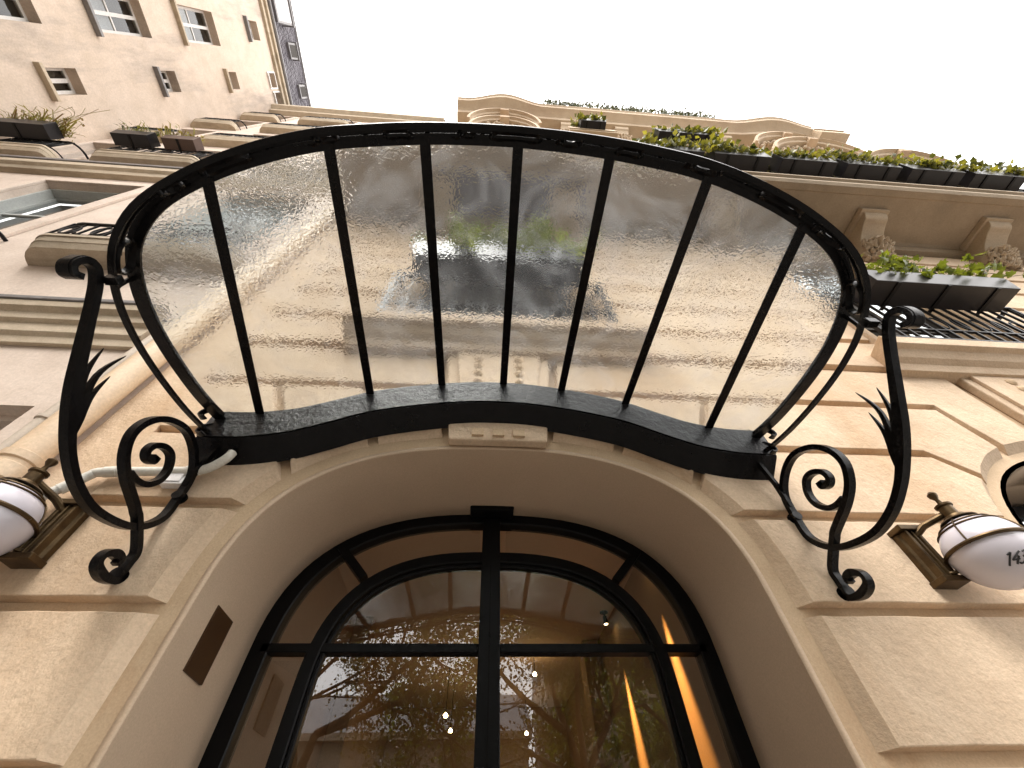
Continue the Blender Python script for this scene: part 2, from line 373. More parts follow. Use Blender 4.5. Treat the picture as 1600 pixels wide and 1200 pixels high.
# ================================================================== SETTING
mb = MB(); mb.box(-60, 60, -100, 60, -.35, -.13); struct(mk('ground', mb, 'asphalt'))
mb = MB(); mb.box(-40, 40, -5.2, .04, -.12, 0); struct(mk('pavement', mb, 'pavement'))
mb = MB(); mb.box(-40, 40, -5.36, -5.205, -.12, .004); struct(mk('kerb', mb, 'pavement'))

# ================================================================== HOTEL
hotel = thing('hotel_building', 'warm limestone hotel with banded stonework above the arched doorway, roof cornice against the sky', 'building', (CX, 0, 0))
def arch_hole(A, zb): return list(A.pts(zb))
win_holes = []
FLOORS = [(4.80, 7.75), (9.0, 11.9), (12.9, 15.6), (16.6, 19.0), (20.0, 22.2)]
BAYS = [CX, BX, 10.2, 15.2]
plan_w = []
for bi, bx in enumerate(BAYS):
    for fi, (z0, z1) in enumerate(FLOORS):
        hw = .92 if fi < 2 else .75
        if fi == 0:
            pts = [(bx-hw, z0)]+[(bx+hw, z0)]+[(bx+hw*math.cos(t*math.pi/12), z1-hw*.75+hw*.75*math.sin(t*math.pi/12)) for t in range(0, 13)]
        else: pts = rect(bx-hw, bx+hw, z0, z1)
        win_holes.append(pts); plan_w.append((bx, hw, z0, z1, fi))
outer = [(-2.50, 0.0)]
outer += [(CX-PORTAL.a, 0.0)]+PORTAL.pts(.0)[1:-1]+[(CX+PORTAL.a, 0.0)]
outer += [(BX-BAY.a, 0.0)]+BAY.pts(.0)[1:-1]+[(BX+BAY.a, 0.0)]
outer += [(17.4, 0.0), (17.4, 24.4), (-2.5, 24.4)]
plate('wall', outer, win_holes, 0.0, .32, 'stone_groove', hotel)

# --- stone pieces
def inset(poly, ds):
    n = len(poly); res = []
    for i in range(n):
        p0 = Vector(poly[i-1]); p1 = Vector(poly[i]); p2 = Vector(poly[(i+1) % n])
        e1 = (p1-p0); e2 = (p2-p1)
        if e1.length < 1e-6 or e2.length < 1e-6: res.append(tuple(p1)); continue
        e1.normalize(); e2.normalize(); n1 = Vector((-e1.y, e1.x)); n2 = Vector((-e2.y, e2.x))
        d1 = ds[i-1]; d2 = ds[i]; den = e1.x*e2.y-e1.y*e2.x
        a = p1+n1*d1; b = p1+n2*d2
        if abs(den) < .08: q = (a+b)/2
        else:
            t = ((b.x-a.x)*e2.y-(b.y-a.y)*e2.x)/den; q = a+e1*t
        res.append((q.x, q.y))
    return res
def dens(poly, kinds, step=.12):
    P, K = [], []
    n = len(poly)
    for i in range(n):
        a = Vector(poly[i]); b = Vector(poly[(i+1) % n]); m = max(1, int((b-a).length/step))
        for k in range(m):
            q = a+(b-a)*(k/m); P.append((q.x, q.y)); K.append(kinds[i])
    return P, K
def stone(poly, kinds, proud=.052, parent=None, jit=.0025, mat='stone', step=.12, name='stone'):
    """poly counter-clockwise; kind j = joint edge, a = wide splay beside an arch, s = straight butt edge"""
    D = {'j': .009, 'a': .062, 's': .002}
    P, K = dens(poly, kinds, step)
    ins = inset(P, [D[k] for k in K]); n = len(P)
    ins = [(x+rnd.uniform(-jit, jit), z+rnd.uniform(-jit, jit)) for x, z in ins]
    ins2 = inset(ins, [.004]*n)
    yb = -.0005
    vs = [(x, yb, z) for x, z in P]+[(x, -proud+.003, z) for x, z in ins]+[(x, -proud, z) for x, z in ins2]
    fs = [(i, (i+1) % n, (i+1) % n+n, i+n) for i in range(n)]+[(i+n, (i+1) % n+n, (i+1) % n+2*n, i+2*n) for i in range(n)]
    fs.append(tuple(range(2*n, 3*n)))
    m_ = MB(); m_.add(vs, fs)
    return mk(name, m_, mat, parent or hotel)
J = [.17, .715, 1.26, 1.80, 2.34, 2.87, 3.42, 3.97, 4.50]
G = .024      # half joint
PB = PORTAL.grow(.10); BB = BAY.grow(.09)
XL = -2.14
def curve_side(A, sgn, z0, z1, m=7):
    return [(A.cx+sgn*A.hx(z0+(z1-z0)*k/m), z0+(z1-z0)*k/m) for k in range(m+1)]
# radial joint lines (half-x, z) bottom -> top for portal
def line_x(l, z): (x0, z0), (x1, z1) = l; return x0+(x1-x0)*(z-z0)/(z1-z0)
J1 = ((1.24, 3.03), (1.70, 3.97)); J2 = ((.79, 3.27), (1.04, 3.97)); J3 = ((.345, 3.36), (.43, 3.97))
BJ = [((1.66, 3.15), (1.92, 3.42)), ((1.19, 3.43), (1.35, 3.94)), ((.73, 3.50), (.82, 4.50))]
for k in range(5):
    z0, z1 = J[k]+G, J[k+1]-G
    # left of door
    c = curve_side(PB, -1, z0, z1); c.reverse()           # top->bottom on right-hand edge? build ccw: bottom-left, bottom-right, up curve, top-left
    c2 = curve_side(PB, -1, z0, z1)
    poly = [(XL, z0)]+c2+[(XL, z1)]
    stone(poly, ['j']+['a']*(len(c2)-1)+['j', 's'])
    # between door and bay window
    l = curve_side(PB, 1, z0, z1); r = curve_side(BB, -1, z0, z1)
    poly = r+list(reversed(l))
    stone(poly, ['a']*(len(r)-1)+['j']+['a']*(len(l)-1)+['j'])
    # right of the bay
    l = curve_side(BB, 1, z0, z1); poly = [(9.4, z0), (9.4, z1)]+list(reversed(l))
    stone(poly, ['s', 'j']+['a']*(len(l)-1)+['j'], step=.4)
def clip_curve(A, sgn, z0, line):
    """points of arch from z0 up to where the radial line crosses it"""
    out_ = []; z = z0
    while z < A.z0+A.b-.001:
        hx = A.hx(z)
        if z >= line[0][1] and hx <= line_x(line, z): break
        out_.append((A.cx+sgn*hx, z)); z += .03
    return out_
for sgn in (-1, 1):
    A = PB
    # course 2.87-3.42 springer
    z0, z1 = J[5]+G, J[6]-G
    c = clip_curve(A, sgn, z0, J1); zc = c[-1][1]
    top = (A.cx+sgn*(line_x(J1, z1)+G), z1)
    far = XL if sgn < 0 else None
    if sgn < 0:
        poly = [(XL, z0)]+c+[top, (XL, z1)]; kinds = ['j']+['a']*(len(c)-1)+['j', 'j', 's']
        stone(poly, kinds)
    else:
        r = clip_curve(BB, -1, z0, BJ[0]); rt = (BX-(line_x(BJ[0], z1)+G), z1)
        poly = r+[rt, top]+list(reversed(c)); kinds = ['a']*(len(r)-1)+['j', 'j', 'j']+['a']*(len(c)-1)+['j']
        stone(poly, kinds)
    # course 3.42-3.97
    z0, z1 = J[6]+G, J[7]-G
    pa = (A.cx+sgn*(line_x(J1, z0)+G), z0); pb = (A.cx+sgn*(line_x(J1, z1)+G), z1)
    if sgn < 0: stone([(XL, z0), pa, pb, (XL, z1)], ['j', 'j', 'j', 's'])
    # voussoirs
    def vous(la, lb, ztop, A=A, sgn=sgn, gg=G):
        # between outer line la and inner line lb
        h0 = None; pts = []
        m = 60; hs = [lb[0][0]+(la[0][0]+.15-lb[0][0])*k/m for k in range(-8, m+10)]
        for h in hs:
            if h <= 0 or h >= A.a: continue
            z = A.hz(h)
            if h >= line_x(lb, z)+gg and h <= line_x(la, z)-gg: pts.append((h, z))
        pts = pts[::6]+([pts[-1]] if (len(pts)-1) % 6 else [])
        poly = pts+[(line_x(la, ztop)-gg, ztop), (line_x(lb, ztop)+gg, ztop)]
        kinds = ['a']*(len(pts)-1)+['j', 'j', 'j']
        if sgn < 0:
            P = [(A.cx-h, z) for h, z in poly]; n = len(P)
            P2 = [P[(n-i) % n] for i in range(n)]; K2 = [kinds[(n-i-1) % n] for i in range(n)]
            stone(P2, K2)
        else: stone([(A.cx+h, z) for h, z in poly], kinds)
    vous(J1, J2, J[7]-G); vous(J2, J3, J[7]-G)
    # course 3.97-4.5 beside the keystone
    z0, z1 = J[7]+G, J[8]-G
    if sgn < 0: stone([(XL, z0), (CX-.47, z0), (CX-.5, z1), (XL, z1)], ['j', 'j', 'j', 's'])
# course 3.42-3.97 between the arches, following the stepped voussoir of the bay
z0, z1 = J[6]+G, J[7]-G
pts = []
for k in range(40):
    h = 1.95-k*.02
    if h >= BB.a: continue
    z = BB.hz(h)
    if z > 3.15 and h < line_x(BJ[0], z)-G and h > line_x(BJ[1], z)+G: pts.append((BX-h, z))
pts = pts[::4]
poly = [(CX+line_x(J1, z0)+G, z0), (BX-line_x(BJ[0], z0)+G*.5, z0)]+pts+[(BX-line_x(BJ[1], z1)-G, z1), (CX+line_x(J1, z1)+G, z1)]
stone(poly, ['j', 'j']+['a']*(len(pts)-1)+['j', 'j', 'j'])
# stone of the bay arch beside its keystone, dropping from the course above
pts = []
for k in range(60):
    h = 1.3-k*.01; z = BB.hz(h)
    if h < line_x(BJ[1], z)-G and h > line_x(BJ[2], z)+G: pts.append((BX-h, z))
pts = pts[::8]
z0, z1 = J[7]+G, J[8]-G
poly = [(CX+.47, z0), (BX-line_x(BJ[1], z0)+G, z0)]+pts+[(BX-line_x(BJ[2], z1)-G, z1), (CX+.5, z1)]
stone(poly, ['j', 'j']+['a']*(len(pts)-1)+['j', 'j', 'j'])
# margin strip at party wall
mb = MB(); mb.box(-2.50, XL-.002, -.045, -.0006, 0, 8.28); mk('pilaster', mb, 'stone', hotel, bevel=.008)
# keystones: doorway and bay window
def keystone(cx, zb, hw, dy=-.07):
    m_ = MB(); P = [(cx-hw, zb), (cx+hw, zb), (cx+hw+.12, 4.49), (cx-hw-.12, 4.49)]
    m_.prism(P, dy, -.001); k = mk('keystone', m_, 'stone', hotel, bevel=.012)
    # raised tablet with two columns of carved husks
    m2 = MB(); m2.prism([(cx-hw+.06, zb+.20), (cx+hw-.06, zb+.20), (cx+hw+.02, 4.42), (cx-hw-.02, 4.42)], dy-.03, dy+.001)
    mk('carved_tablet', m2, 'stone', k, bevel=.006)
    m3 = MB()
    for sx in (-.17, .17):
        for q in range(6):
            z = 4.33-q*.105; r = .045-.003*q
            m3.lathe([(.002, -.03), (r*.6, -.022), (r, -.006), (r, .0)], (cx+sx*hw/.34, dy-.029, z), 8, 'Y')
    stuff(mk('carved_husks', m3, 'stone_groove', k, smooth=True))
    for q in (-1, 0, 1): m4 = MB(); m4.box(cx+q*.14-.04, cx+q*.14+.04, dy-.018, dy+.001, zb+.03, zb+.09); mk('dentil', m4, 'stone_groove', k)
keystone(CX, PORTAL.z0+PORTAL.b+.015, .335); keystone(BX, BAY.z0+BAY.b+.02, .60)
# upper courses of the first floor
JU = [4.50+.02, 5.04, 5.59, 6.13, 6.68, 7.22, 7.77, 8.25]
for k in range(len(JU)-1):
    z0, z1 = JU[k]+.034, JU[k+1]-.034
    xs = [(-2.135, CX-1.07, 's', 'j'), (CX+1.07, BX-1.07, 'j', 'j'), (BX+1.07, BAYS[2]-1.07, 'j', 'j'), (BAYS[2]+1.07, BAYS[3]-1.07, 'j', 'j')]
    for (xa, xb, ka, kb) in xs:
        stone([(xa, z0), (xb, z0), (xb, z1), (xa, z1)], ['j', kb, 'j', ka], step=.5, proud=.06)
# upper wall facing above the balcony, in broad smooth courses
for k in range(13):
    z0, z1 = 8.72+k*1.16, 8.72+(k+1)*1.16-.03
    for (xa, xb) in ((-2.5, CX-1.15), (CX+1.15, BX-1.15), (BX+1.15, BAYS[2]-1.15), (BAYS[2]+1.15, BAYS[3]-1.15), (BAYS[3]+1.15, 17.4)):
        stone([(xa, z0), (xb, z0), (xb, z1), (xa, z1)], ['j', 's', 'j', 's'], mat='stone_up', step=2, proud=.03)
# windows
def hotel_window(bx, hw, z0, z1, fi):
    y = .22; m_ = MB()
    m_.box(bx-hw, bx-hw+.07, y, y+.06, z0, z1-(.6 if fi == 0 else 0)); m_.box(bx+hw-.07, bx+hw, y, y+.06, z0, z1-(.6 if fi == 0 else 0))
    m_.box(bx-.05, bx+.05, y-.01, y+.06, z0, z1-.01); m_.box(bx-hw+.07, bx+hw-.07, y+.002, y+.058, z0, z0+.12)
    zt = z1-.75 if fi == 0 else z1-.07
    m_.box(bx-hw+.07, bx+hw-.07, y+.002, y+.058, zt, zt+.07)
    m_.box(bx-hw+.07, bx+hw-.07, y+.012, y+.05, z0+1.1, z0+1.14)
    f = mk('window', m_, 'grey_frame' if fi else 'dark_room', hotel)
    g = MB(); g.box(bx-hw-.02, bx+hw+.02, y+.07, y+.076, z0-.02, z1+.02); mk('pane', g, 'win_glass', f)
    c = MB(); c.box(bx-hw-.05, bx+hw+.05, y+.32, y+.34, z0-.05, z1+.05); mk('dark_backing', c, 'dark_room', f)
    # moulded surround
    s_ = MB()
    if fi == 0:
        A2 = [(bx-hw-.02, z0)]+[(bx+(hw+.02)*math.cos(math.pi-t*math.pi/16), z1-hw*.75+(hw+.02)*.75*math.sin(math.pi-t*math.pi/16)) for t in range(17)]+[(bx+hw+.02, z0)]
        P3 = [(x, -.0, z) for x, z in A2]
        def fr(i):
            a = Vector(P3[max(i-1, 0)]); b = Vector(P3[min(i+1, len(P3)-1)]); t = (b-a).normalized(); nn = Vector((-t.z, 0, t.x)); return nn, Vector((0, -1, 0))
        s_.sweep(P3, [(.0, .001), (.0, .06), (.05, .09), (.12, .09), (.14, .001)], fr)
    else:
        for (x0, x1, za, zb) in ((bx-hw-.16, bx-hw-.01, z0, z1+.16), (bx+hw+.01, bx+hw+.16, z0, z1+.16), (bx-hw-.01, bx+hw+.01, z1+.01, z1+.16)):
            s_.box(x0, x1, -.07, -.0005, za, zb)
        s_.box(bx-hw-.3, bx+hw+.3, -.22, -.001, z1+.3, z1+.42)
    mk('window_surround', s_, 'stone', hotel, bevel=.01)
for a in plan_w:
    if a[0] > 9 and a[4] == 0: hotel_window(*a)
    elif True: hotel_window(*a)

# reveal of the doorway, splaying slightly, plus facing band
inn = [(CX+(x-CX)*1.018, z+.0) for x, z in PORTAL.pts(0.0)]; o_ = PORTAL.pts(0.0)
m_ = MB(); n = len(o_)
ring = []
for t, y in ((0, -.001), (.02, .004), (.25, .2), (.5, .39), (.75, .6), (1, .86)):
    ring += [(CX+(x-CX)*(1+.018*t)*(.991), y, z-.007) for x, z in o_]
fs = []
for k in range(5):
    for i in range(n-1): fs.append((k*n+i, k*n+i+1, (k+1)*n+i+1, (k+1)*n+i))
m_.add(ring, fs)
rv = mk('doorway_reveal', m_, 'plaster_reveal', hotel, smooth=True, angle=50, fixn=False)
md = rv.modifiers.new('thick', 'SOLIDIFY'); md.thickness = .03; md.offset = 1; md.use_even_offset = True
# bay window below: recessed frame
m_ = MB(); n2 = BAY.pts(0.0); L2 = len(n2)
ring = [(x, 0.0, z) for x, z in n2]+[(x, .70, z) for x, z in n2]
m_.add(ring, [(i, i+1, i+1+L2, i+L2) for i in range(L2-1)])
o = mk('bay_reveal', m_, 'plaster_reveal', hotel, smooth=True, fixn=False); md = o.modifiers.new('thick', 'SOLIDIFY'); md.thickness = .03; md.offset = 1
BI = BAY.grow(-.03)
def frame_path(A, zb, y): return [(x, y, z) for x, z in A.pts(zb, 48)]
def arch_frame(mb_, A, zb, y, wid, dep):
    P = frame_path(A, zb, y)
    def fr(i):
        a = Vector(P[max(i-1, 0)]); b = Vector(P[min(i+1, len(P)-1)]); t = (b-a).normalized(); return Vector((t.z, 0, -t.x)), Vector((0, 1, 0))
    mb_.sweep(P, [(0, 0), (wid-.008, 0), (wid, .008), (wid, dep), (0, dep)], fr)
m_ = MB(); arch_frame(m_, BI, 0.0, .58, .10, .08); m_.box(BX-.05, BX+.05, .58, .66, 0, 3.4); m_.box(BX-1.66, BX+1.66, .582, .655, 2.5, 2.58)
f = mk('shop_window', m_, 'door_metal', hotel)
g = MB(); g.prism([(x, z) for x, z in BAY.grow(-.05).pts(0)], .625, .632); mk('pane', g, 'win_glass', f)
g = MB(); g.box(BX-1.9, BX+1.9, 1.6, 1.65, 0, 3.8); mk('dark_backing', g, 'dark_room', f)

# ------------------------------------------------------------------ first-floor ledges (balconet slabs)
def ledge(bx):
    m_ = MB(); hw = 1.40
    prof = [(.0, 4.40), (-.08, 4.42), (-.10, 4.50), (-.15, 4.54), (-.19, 4.62), (-.245, 4.64), (-.25, 4.74), (-.24, 4.76), (.0, 4.76)]
    n = len(prof)
    vs = [(bx-hw-(-y)*.35+.09, y-.0, z) for y, z in prof]+[(bx+hw+(-y)*.35-.09, y, z) for y, z in prof]
    fs = [(i, (i+1) % n, (i+1) % n+n, i+n) for i in range(n)]+[tuple(range(n-1, -1, -1)), tuple(range(n, 2*n))]
    m_.add(vs, fs); m_.v = [(x, y-.046, z) if y < 0 else (x, -.001, z) for x, y, z in m_.v]
    mk('balconet_ledge', m_, 'stone', hotel, bevel=.005)
ledge(CX); ledge(BX); ledge(BAYS[2])
# ------------------------------------------------------------------ big second-floor balcony
m_ = MB()
prof = [(-.001, 8.30), (-.12, 8.30), (-.16, 8.36), (-.16, 8.44), (-.20, 8.47), (-.90, 8.47), (-.92, 8.45), (-1.02, 8.45), (-1.06, 8.50), (-1.06, 8.60), (-1.10, 8.62), (-1.10, 8.68), (-.001, 8.68)]
n = len(prof)
def bow(x): t = abs(x-CX)/1.9; return .26*(.5+.5*math.cos(math.pi*min(1, t)))
XS = [-2.45+.15*k for k in range(32)]+[17.4]; vs = []
for x in XS: vs += [(x, y-(bow(x) if y < -.5 else 0), z) for y, z in prof]
m_.add(vs, [(q*n+i, q*n+(i+1) % n, (q+1)*n+(i+1) % n, (q+1)*n+i) for q in range(len(XS)-1) for i in range(n)]+[tuple(range(n-1, -1, -1)), tuple((len(XS)-1)*n+i for i in range(n))])
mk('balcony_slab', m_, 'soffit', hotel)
m_ = MB(); m_.box(CX-1.0, CX+1.35, -.80, -.22, 8.455, 8.469); mk('soffit_panel', m_, 'slate', hotel, bevel=.004)
def corbel(cx, zt, d, hgt, hw, name='corbel', y0=-.05):
    """scrolled console under a slab"""
    m_ = MB()
    S = spline([(y0, zt-hgt), (y0-.06, zt-hgt-.02), (y0-.13, zt-hgt*.9), (y0-.16, zt-hgt*.72), (y0-.26, zt-hgt*.52), (y0-d*.72, zt-hgt*.36), (y0-d*.9, zt-hgt*.30), (y0-d, zt-hgt*.16), (y0-d, zt)], 4)
    S = S+[(y0, zt)]
    n = len(S); m_.add([(cx-hw, y, z) for y, z in S]+[(cx+hw, y, z) for y, z in S], [(i, (i+1) % n, (i+1) % n+n, i+n) for i in range(n)]+[tuple(range(n-1, -1, -1)), tuple(range(n, 2*n))])
    m_.box(cx-hw-.05, cx+hw+.05, y0-d-.05, y0, zt-.09, zt-.001)
    k = mk(name, m_, 'stone_up', hotel, bevel=.01)
    c = MB()
    for q in range(22):
        t = q/21; yy = y0-.03-(d*.34)*t; zz = zt-hgt*(1.12-.42*t)
        for sx in range(-3, 4):
            l = rnd.uniform(.07, .13)*hgt/.62; wd = l*rnd.uniform(.25, .4); a0 = Vector((cx+sx*hw*.36+rnd.uniform(-.02, .02), yy+rnd.uniform(-.03, .02)-.02*(3-abs(sx)), zz+rnd.uniform(-.03, .03)))
            dr = Vector((sx*.3+rnd.uniform(-.5, .5), -.6, -.9+rnd.uniform(-.4, .5))).normalized()
            c.tube([a0-dr*l*.5, a0-dr*l*.2, a0+dr*l*.25, a0+dr*l*.5+Vector((0, -.02, .03))], [wd*.4, wd, wd*.8, wd*.25], 5)
    stuff(mk('carved_foliage', c, 'stone_up', k, smooth=True, angle=60))
for cx in (-.9, 1.1, 3.75, 6.35, 8.6, 11.2, 13.9, 16.4): corbel(cx, 8.47, .62, .62, .20)
# ------------------------------------------------------------------ roof cornice, bowed over the end bays
def cornice_y(x):
    y = -1.22
    for c, hw, d in ((.25, 1.9, .27), (13.8, 2.2, .27)):
        t = abs(x-c)/hw
        if t < 1: y -= d*(.5+.5*math.cos(math.pi*t))
    return y
xs = [-2.0+k*.2 for k in range(int(17.9/.2)+1)]
m_ = MB()
prof = [(0, 24.40), (.55, 24.45), (.60, 24.62), (.72, 24.70), (.92, 24.78), (.95, 24.95), (1.0, 25.0), (1.0, 25.14), (0, 25.2)]
P = [(x, 0, 0) for x in xs]
n = len(prof); vs = []
for x in xs:
    yy = cornice_y(x)
    for a, z in prof: vs.append((x, yy*a if a > .5 else -.02*0+yy*a, z))
m_.add(vs, [(i*n+k, i*n+(k+1) % n, (i+1)*n+(k+1) % n, (i+1)*n+k) for i in range(len(xs)-1) for k in range(n)]+[tuple(range(n-1, -1, -1)), tuple((len(xs)-1)*n+k for k in range(n))])
mk('roof_cornice', m_, 'stone_up', hotel, smooth=True, angle=28)
m_ = MB(); m_.box(15.92, 17.4, -1.10, 0, 24.2, 24.9); m_.box(15.95, 17.55, -1.17, 0, 24.92, 25.02); mk('roof_cornice', m_, 'stone_up', hotel, bevel=.03)
for cx in (3.33, 6.0, 8.6, 11.25): corbel(cx, 24.6, .55, 1.1, .33, 'cornice_console', y0=-.04)
def hood(cx, z, hw, rise, proj, nm='arched_hood'):
    """segmental pediment over a bay window, standing proud of the wall"""
    m_ = MB(); P = [(cx+hw*math.cos(math.pi-k*math.pi/20), 0, z+rise*math.sin(math.pi-k*math.pi/20)) for k in range(21)]
    def fr(i):
        a = Vector(P[max(i-1, 0)]); b = Vector(P[min(i+1, 20)]); t = (b-a).normalized(); s = math.sin(math.pi*i/20)
        return Vector((-t.z, 0, t.x)), Vector((0, -1, 0))*(.62+.38*s)
    m_.sweep(P, [(0, .03), (0, proj*.8), (.08, proj*.86), (.10, proj), (.22, proj), (.24, .03)], fr)
    k = mk(nm, m_, 'stone_up', hotel, smooth=True, angle=30)
    c = MB()
    for q in range(26):
        t = math.pi*(q+.5)/26; rr = .86+rnd.uniform(-.03, .03); r = rnd.uniform(.07, .13)
        c.lathe([(.004, -r), (r*.8, -r*.6), (r, 0), (r*.8, r*.6), (.004, r)], (cx+hw*rr*math.cos(t), -proj*.5*(.62+.38*math.sin(t))-rnd.uniform(0, .1), z+rise*rr*math.sin(t)), 6, 'Y')
    stuff(mk('carved_garland', c, 'stone_up', k, smooth=True, angle=50))
    b = MB(); b.box(cx-.2, cx+.2, -proj*.98, -.03, z+rise*.86, z+rise*1.02+.05); mk('hood_keystone', b, 'stone', k, bevel=.02)
hood(.25, 22.6, 1.45, .95, .98); hood(.25, 21.2, 1.3, .8, .80)
hood(13.8, 22.6, 1.7, .95, .98); hood(13.8, 20.6, 1.9, 1.0, .95); hood(15.4, 17.6, 1.7, .9, .98)
m_ = MB()
for x0, x1 in ((2.45, 11.3),):
    m_.box(x0, x1, -1.15, -1.08, 25.25, 25.33)
    for k in range(30): xx = x0+.1+k*(x1-x0-.2)/29; m_.box(xx-.02, xx+.02, -1.13, -1.1, 25.15, 25.25)
mk('roof_rail', m_, 'iron_far', hotel)

# ================================================================== FOLIAGE helpers
def ivy_leaf_mesh(name, s=1.0, mat='ivy', simple=False):
    if simple: pts = [(0, 0), (.35, .25), (.1, 1), (-.32, .3)]
    else: pts = [(0, 0), (.22, -.10), (.55, .10), (.34, .34), (.46, .62), (.18, .62), (0, 1.05), (-.18, .62), (-.46, .62), (-.34, .34), (-.55, .10), (-.22, -.10)]
    me = bpy.data.meshes.new(name)
    vs = [(x*s, y*s, (.10*abs(x)*s+.12*y*y*s)) for x, y in pts]
    if simple: me.from_pydata(vs, [], [(0, 1, 2), (0, 2, 3)])
    else:
        vs.append((0, .35*s, .0)); me.from_pydata(vs, [], [(i, (i+1) % 12, 12) for i in range(12)])
    me.materials.append(MT[mat]); return me
LEAF = ivy_leaf_mesh('ivy_leaf')
def add_leaf(mb_, c, s, rng, up=.6):
    d = Vector((rng.gauss(0, 1), rng.gauss(0, 1), rng.gauss(0, 1)+up)).normalized(); t = d.cross(Vector((rng.gauss(0, 1), rng.gauss(0, 1), rng.gauss(0, 1)))).normalized(); b = d.cross(t)
    c = Vector(c)
    mb_.add([c, c+(t*.45+b*.35)*s+d*.1*s, c+b*s, c+(-t*.45+b*.4)*s+d*.1*s], [(0, 1, 2), (0, 2, 3)])
def foliage_box(x0, x1, y0, y1, z0, h, count, s, rng, droop=.15):
    m_ = MB(); nb = max(3, int((x1-x0)/.16))
    clumps = [(rng.uniform(x0, x1), rng.uniform(y0, y1), rng.uniform(.4, 1)) for _ in range(nb)]
    for _ in range(count):
        cx, cy, ch = rng.choice(clumps); 
        z = z0+rng.random()**1.3*h*ch; x = cx+rng.gauss(0, .12); y = cy+rng.gauss(0, .07)
        if rng.random() < droop: z = z0-rng.random()*.16; y = y0-rng.uniform(.0, .06)
        add_leaf(m_, (x, y, z), s*rng.uniform(.6, 1.25), rng)
    return m_
# planter + ivy over it
def planter(x0, x1, yf, yb, z0, z1, label, mat='planter', taper=.03, group=None, straps=3):
    t = thing('planter_box', label, 'planter', ((x0+x1)/2, (yf+yb)/2, z0), group)
    m_ = MB(); vs = [(x0+taper, yf+taper, z0), (x1-taper, yf+taper, z0), (x1-taper, yb, z0), (x0+taper, yb, z0), (x0, yf, z1), (x1, yf, z1), (x1, yb, z1), (x0, yb, z1)]
    m_.add(vs, [(0, 3, 2, 1), (4, 5, 6, 7), (0, 1, 5, 4), (1, 2, 6, 5), (2, 3, 7, 6), (3, 0, 4, 7)]); mk('trough', m_, mat, t, bevel=.006)
    for k in range(straps):
        x = x0+(x1-x0)*(k+.5)/straps
        m2 = MB(); m2.box(x-.022, x+.022, yf+taper+.005, yb+.05, z0-.014, z0-.001); mk('bracket', m2, 'iron_far', t)
    return t
# ================================================================== RAILINGS
BARME = {}
def bar_mesh(r, h):
    key = (round(r, 4), round(h, 3))
    if key not in BARME:
        me = bpy.data.meshes.new('bar'); m_ = MB(); m_.box(-r, r, -r, r, 0, h); me.from_pydata(m_.v, [], m_.f); me.materials.append(MT['iron_far']); BARME[key] = me
    return BARME[key]
def balconet_rail(bx, label, hw=1.12, y=-.22, z0=4.80, h=.92, nb=15):
    t = thing('balcony_railing', label, 'railing', (bx, y, z0-.03), 'iron railings of the first-floor windows')
    m_ = MB(); m_.box(bx-hw, bx+hw, y-.025, y+.025, z0+h, z0+h+.03); m_.box(bx-hw, bx-hw+.04, y+.03, -.05, z0+h, z0+h+.03); m_.box(bx+hw-.04, bx+hw, y+.03, -.05, z0+h, z0+h+.03); mk('top_rail', m_, 'iron_far', t)
    m_ = MB(); m_.box(bx-hw, bx+hw, y-.015, y+.015, z0+.06, z0+.085); m_.box(bx-hw, bx+hw, y-.014, y+.014, z0+.26, z0+.28); m_.box(bx-hw, bx-hw+.025, y+.02, -.05, z0+.06, z0+.085); m_.box(bx+hw-.025, bx+hw, y+.02, -.05, z0+.06, z0+.085); mk('bottom_rail', m_, 'iron_far', t)
    me = bar_mesh(.011, h+.03)
    for k in range(nb): inst('bar', me, (bx-hw+.03+k*(2*hw-.06)/(nb-1), y, z0-.03), t)
    me = bar_mesh(.02, h+.03)
    for sx in (-1, 1): inst('post', me, (bx+sx*(hw+.0), y, z0-.03), t)
    # scroll panel
    m_ = MB()
    for k in range(9):
        xx = bx-hw+.15+k*(2*hw-.3)/8; P = [(xx+.055*math.cos(a), y, z0+.45+.12*math.sin(a)) for a in [q*math.pi/6 for q in range(13)]]
        m_.tube(P, .008, 5, False)
    mk('ring_ornaments', m_, 'iron_far', t, smooth=True)
    return t
balconet_rail(CX, 'black iron railing behind the hammered glass, over the doorway keystone')
balconet_rail(BX, 'black iron railing with close bars under the ivy planter at right')
planter(CX-.95, CX+.95, -.56, -.23, 5.60, 5.88, 'dark trough planter seen blurred through the canopy glass', group='trough planters on window railings')
planter(BX-.92, BX+.88, -.56, -.23, 5.60, 5.84, 'charcoal trough planter spilling ivy, right of the glass canopy', group='trough planters on window railings')
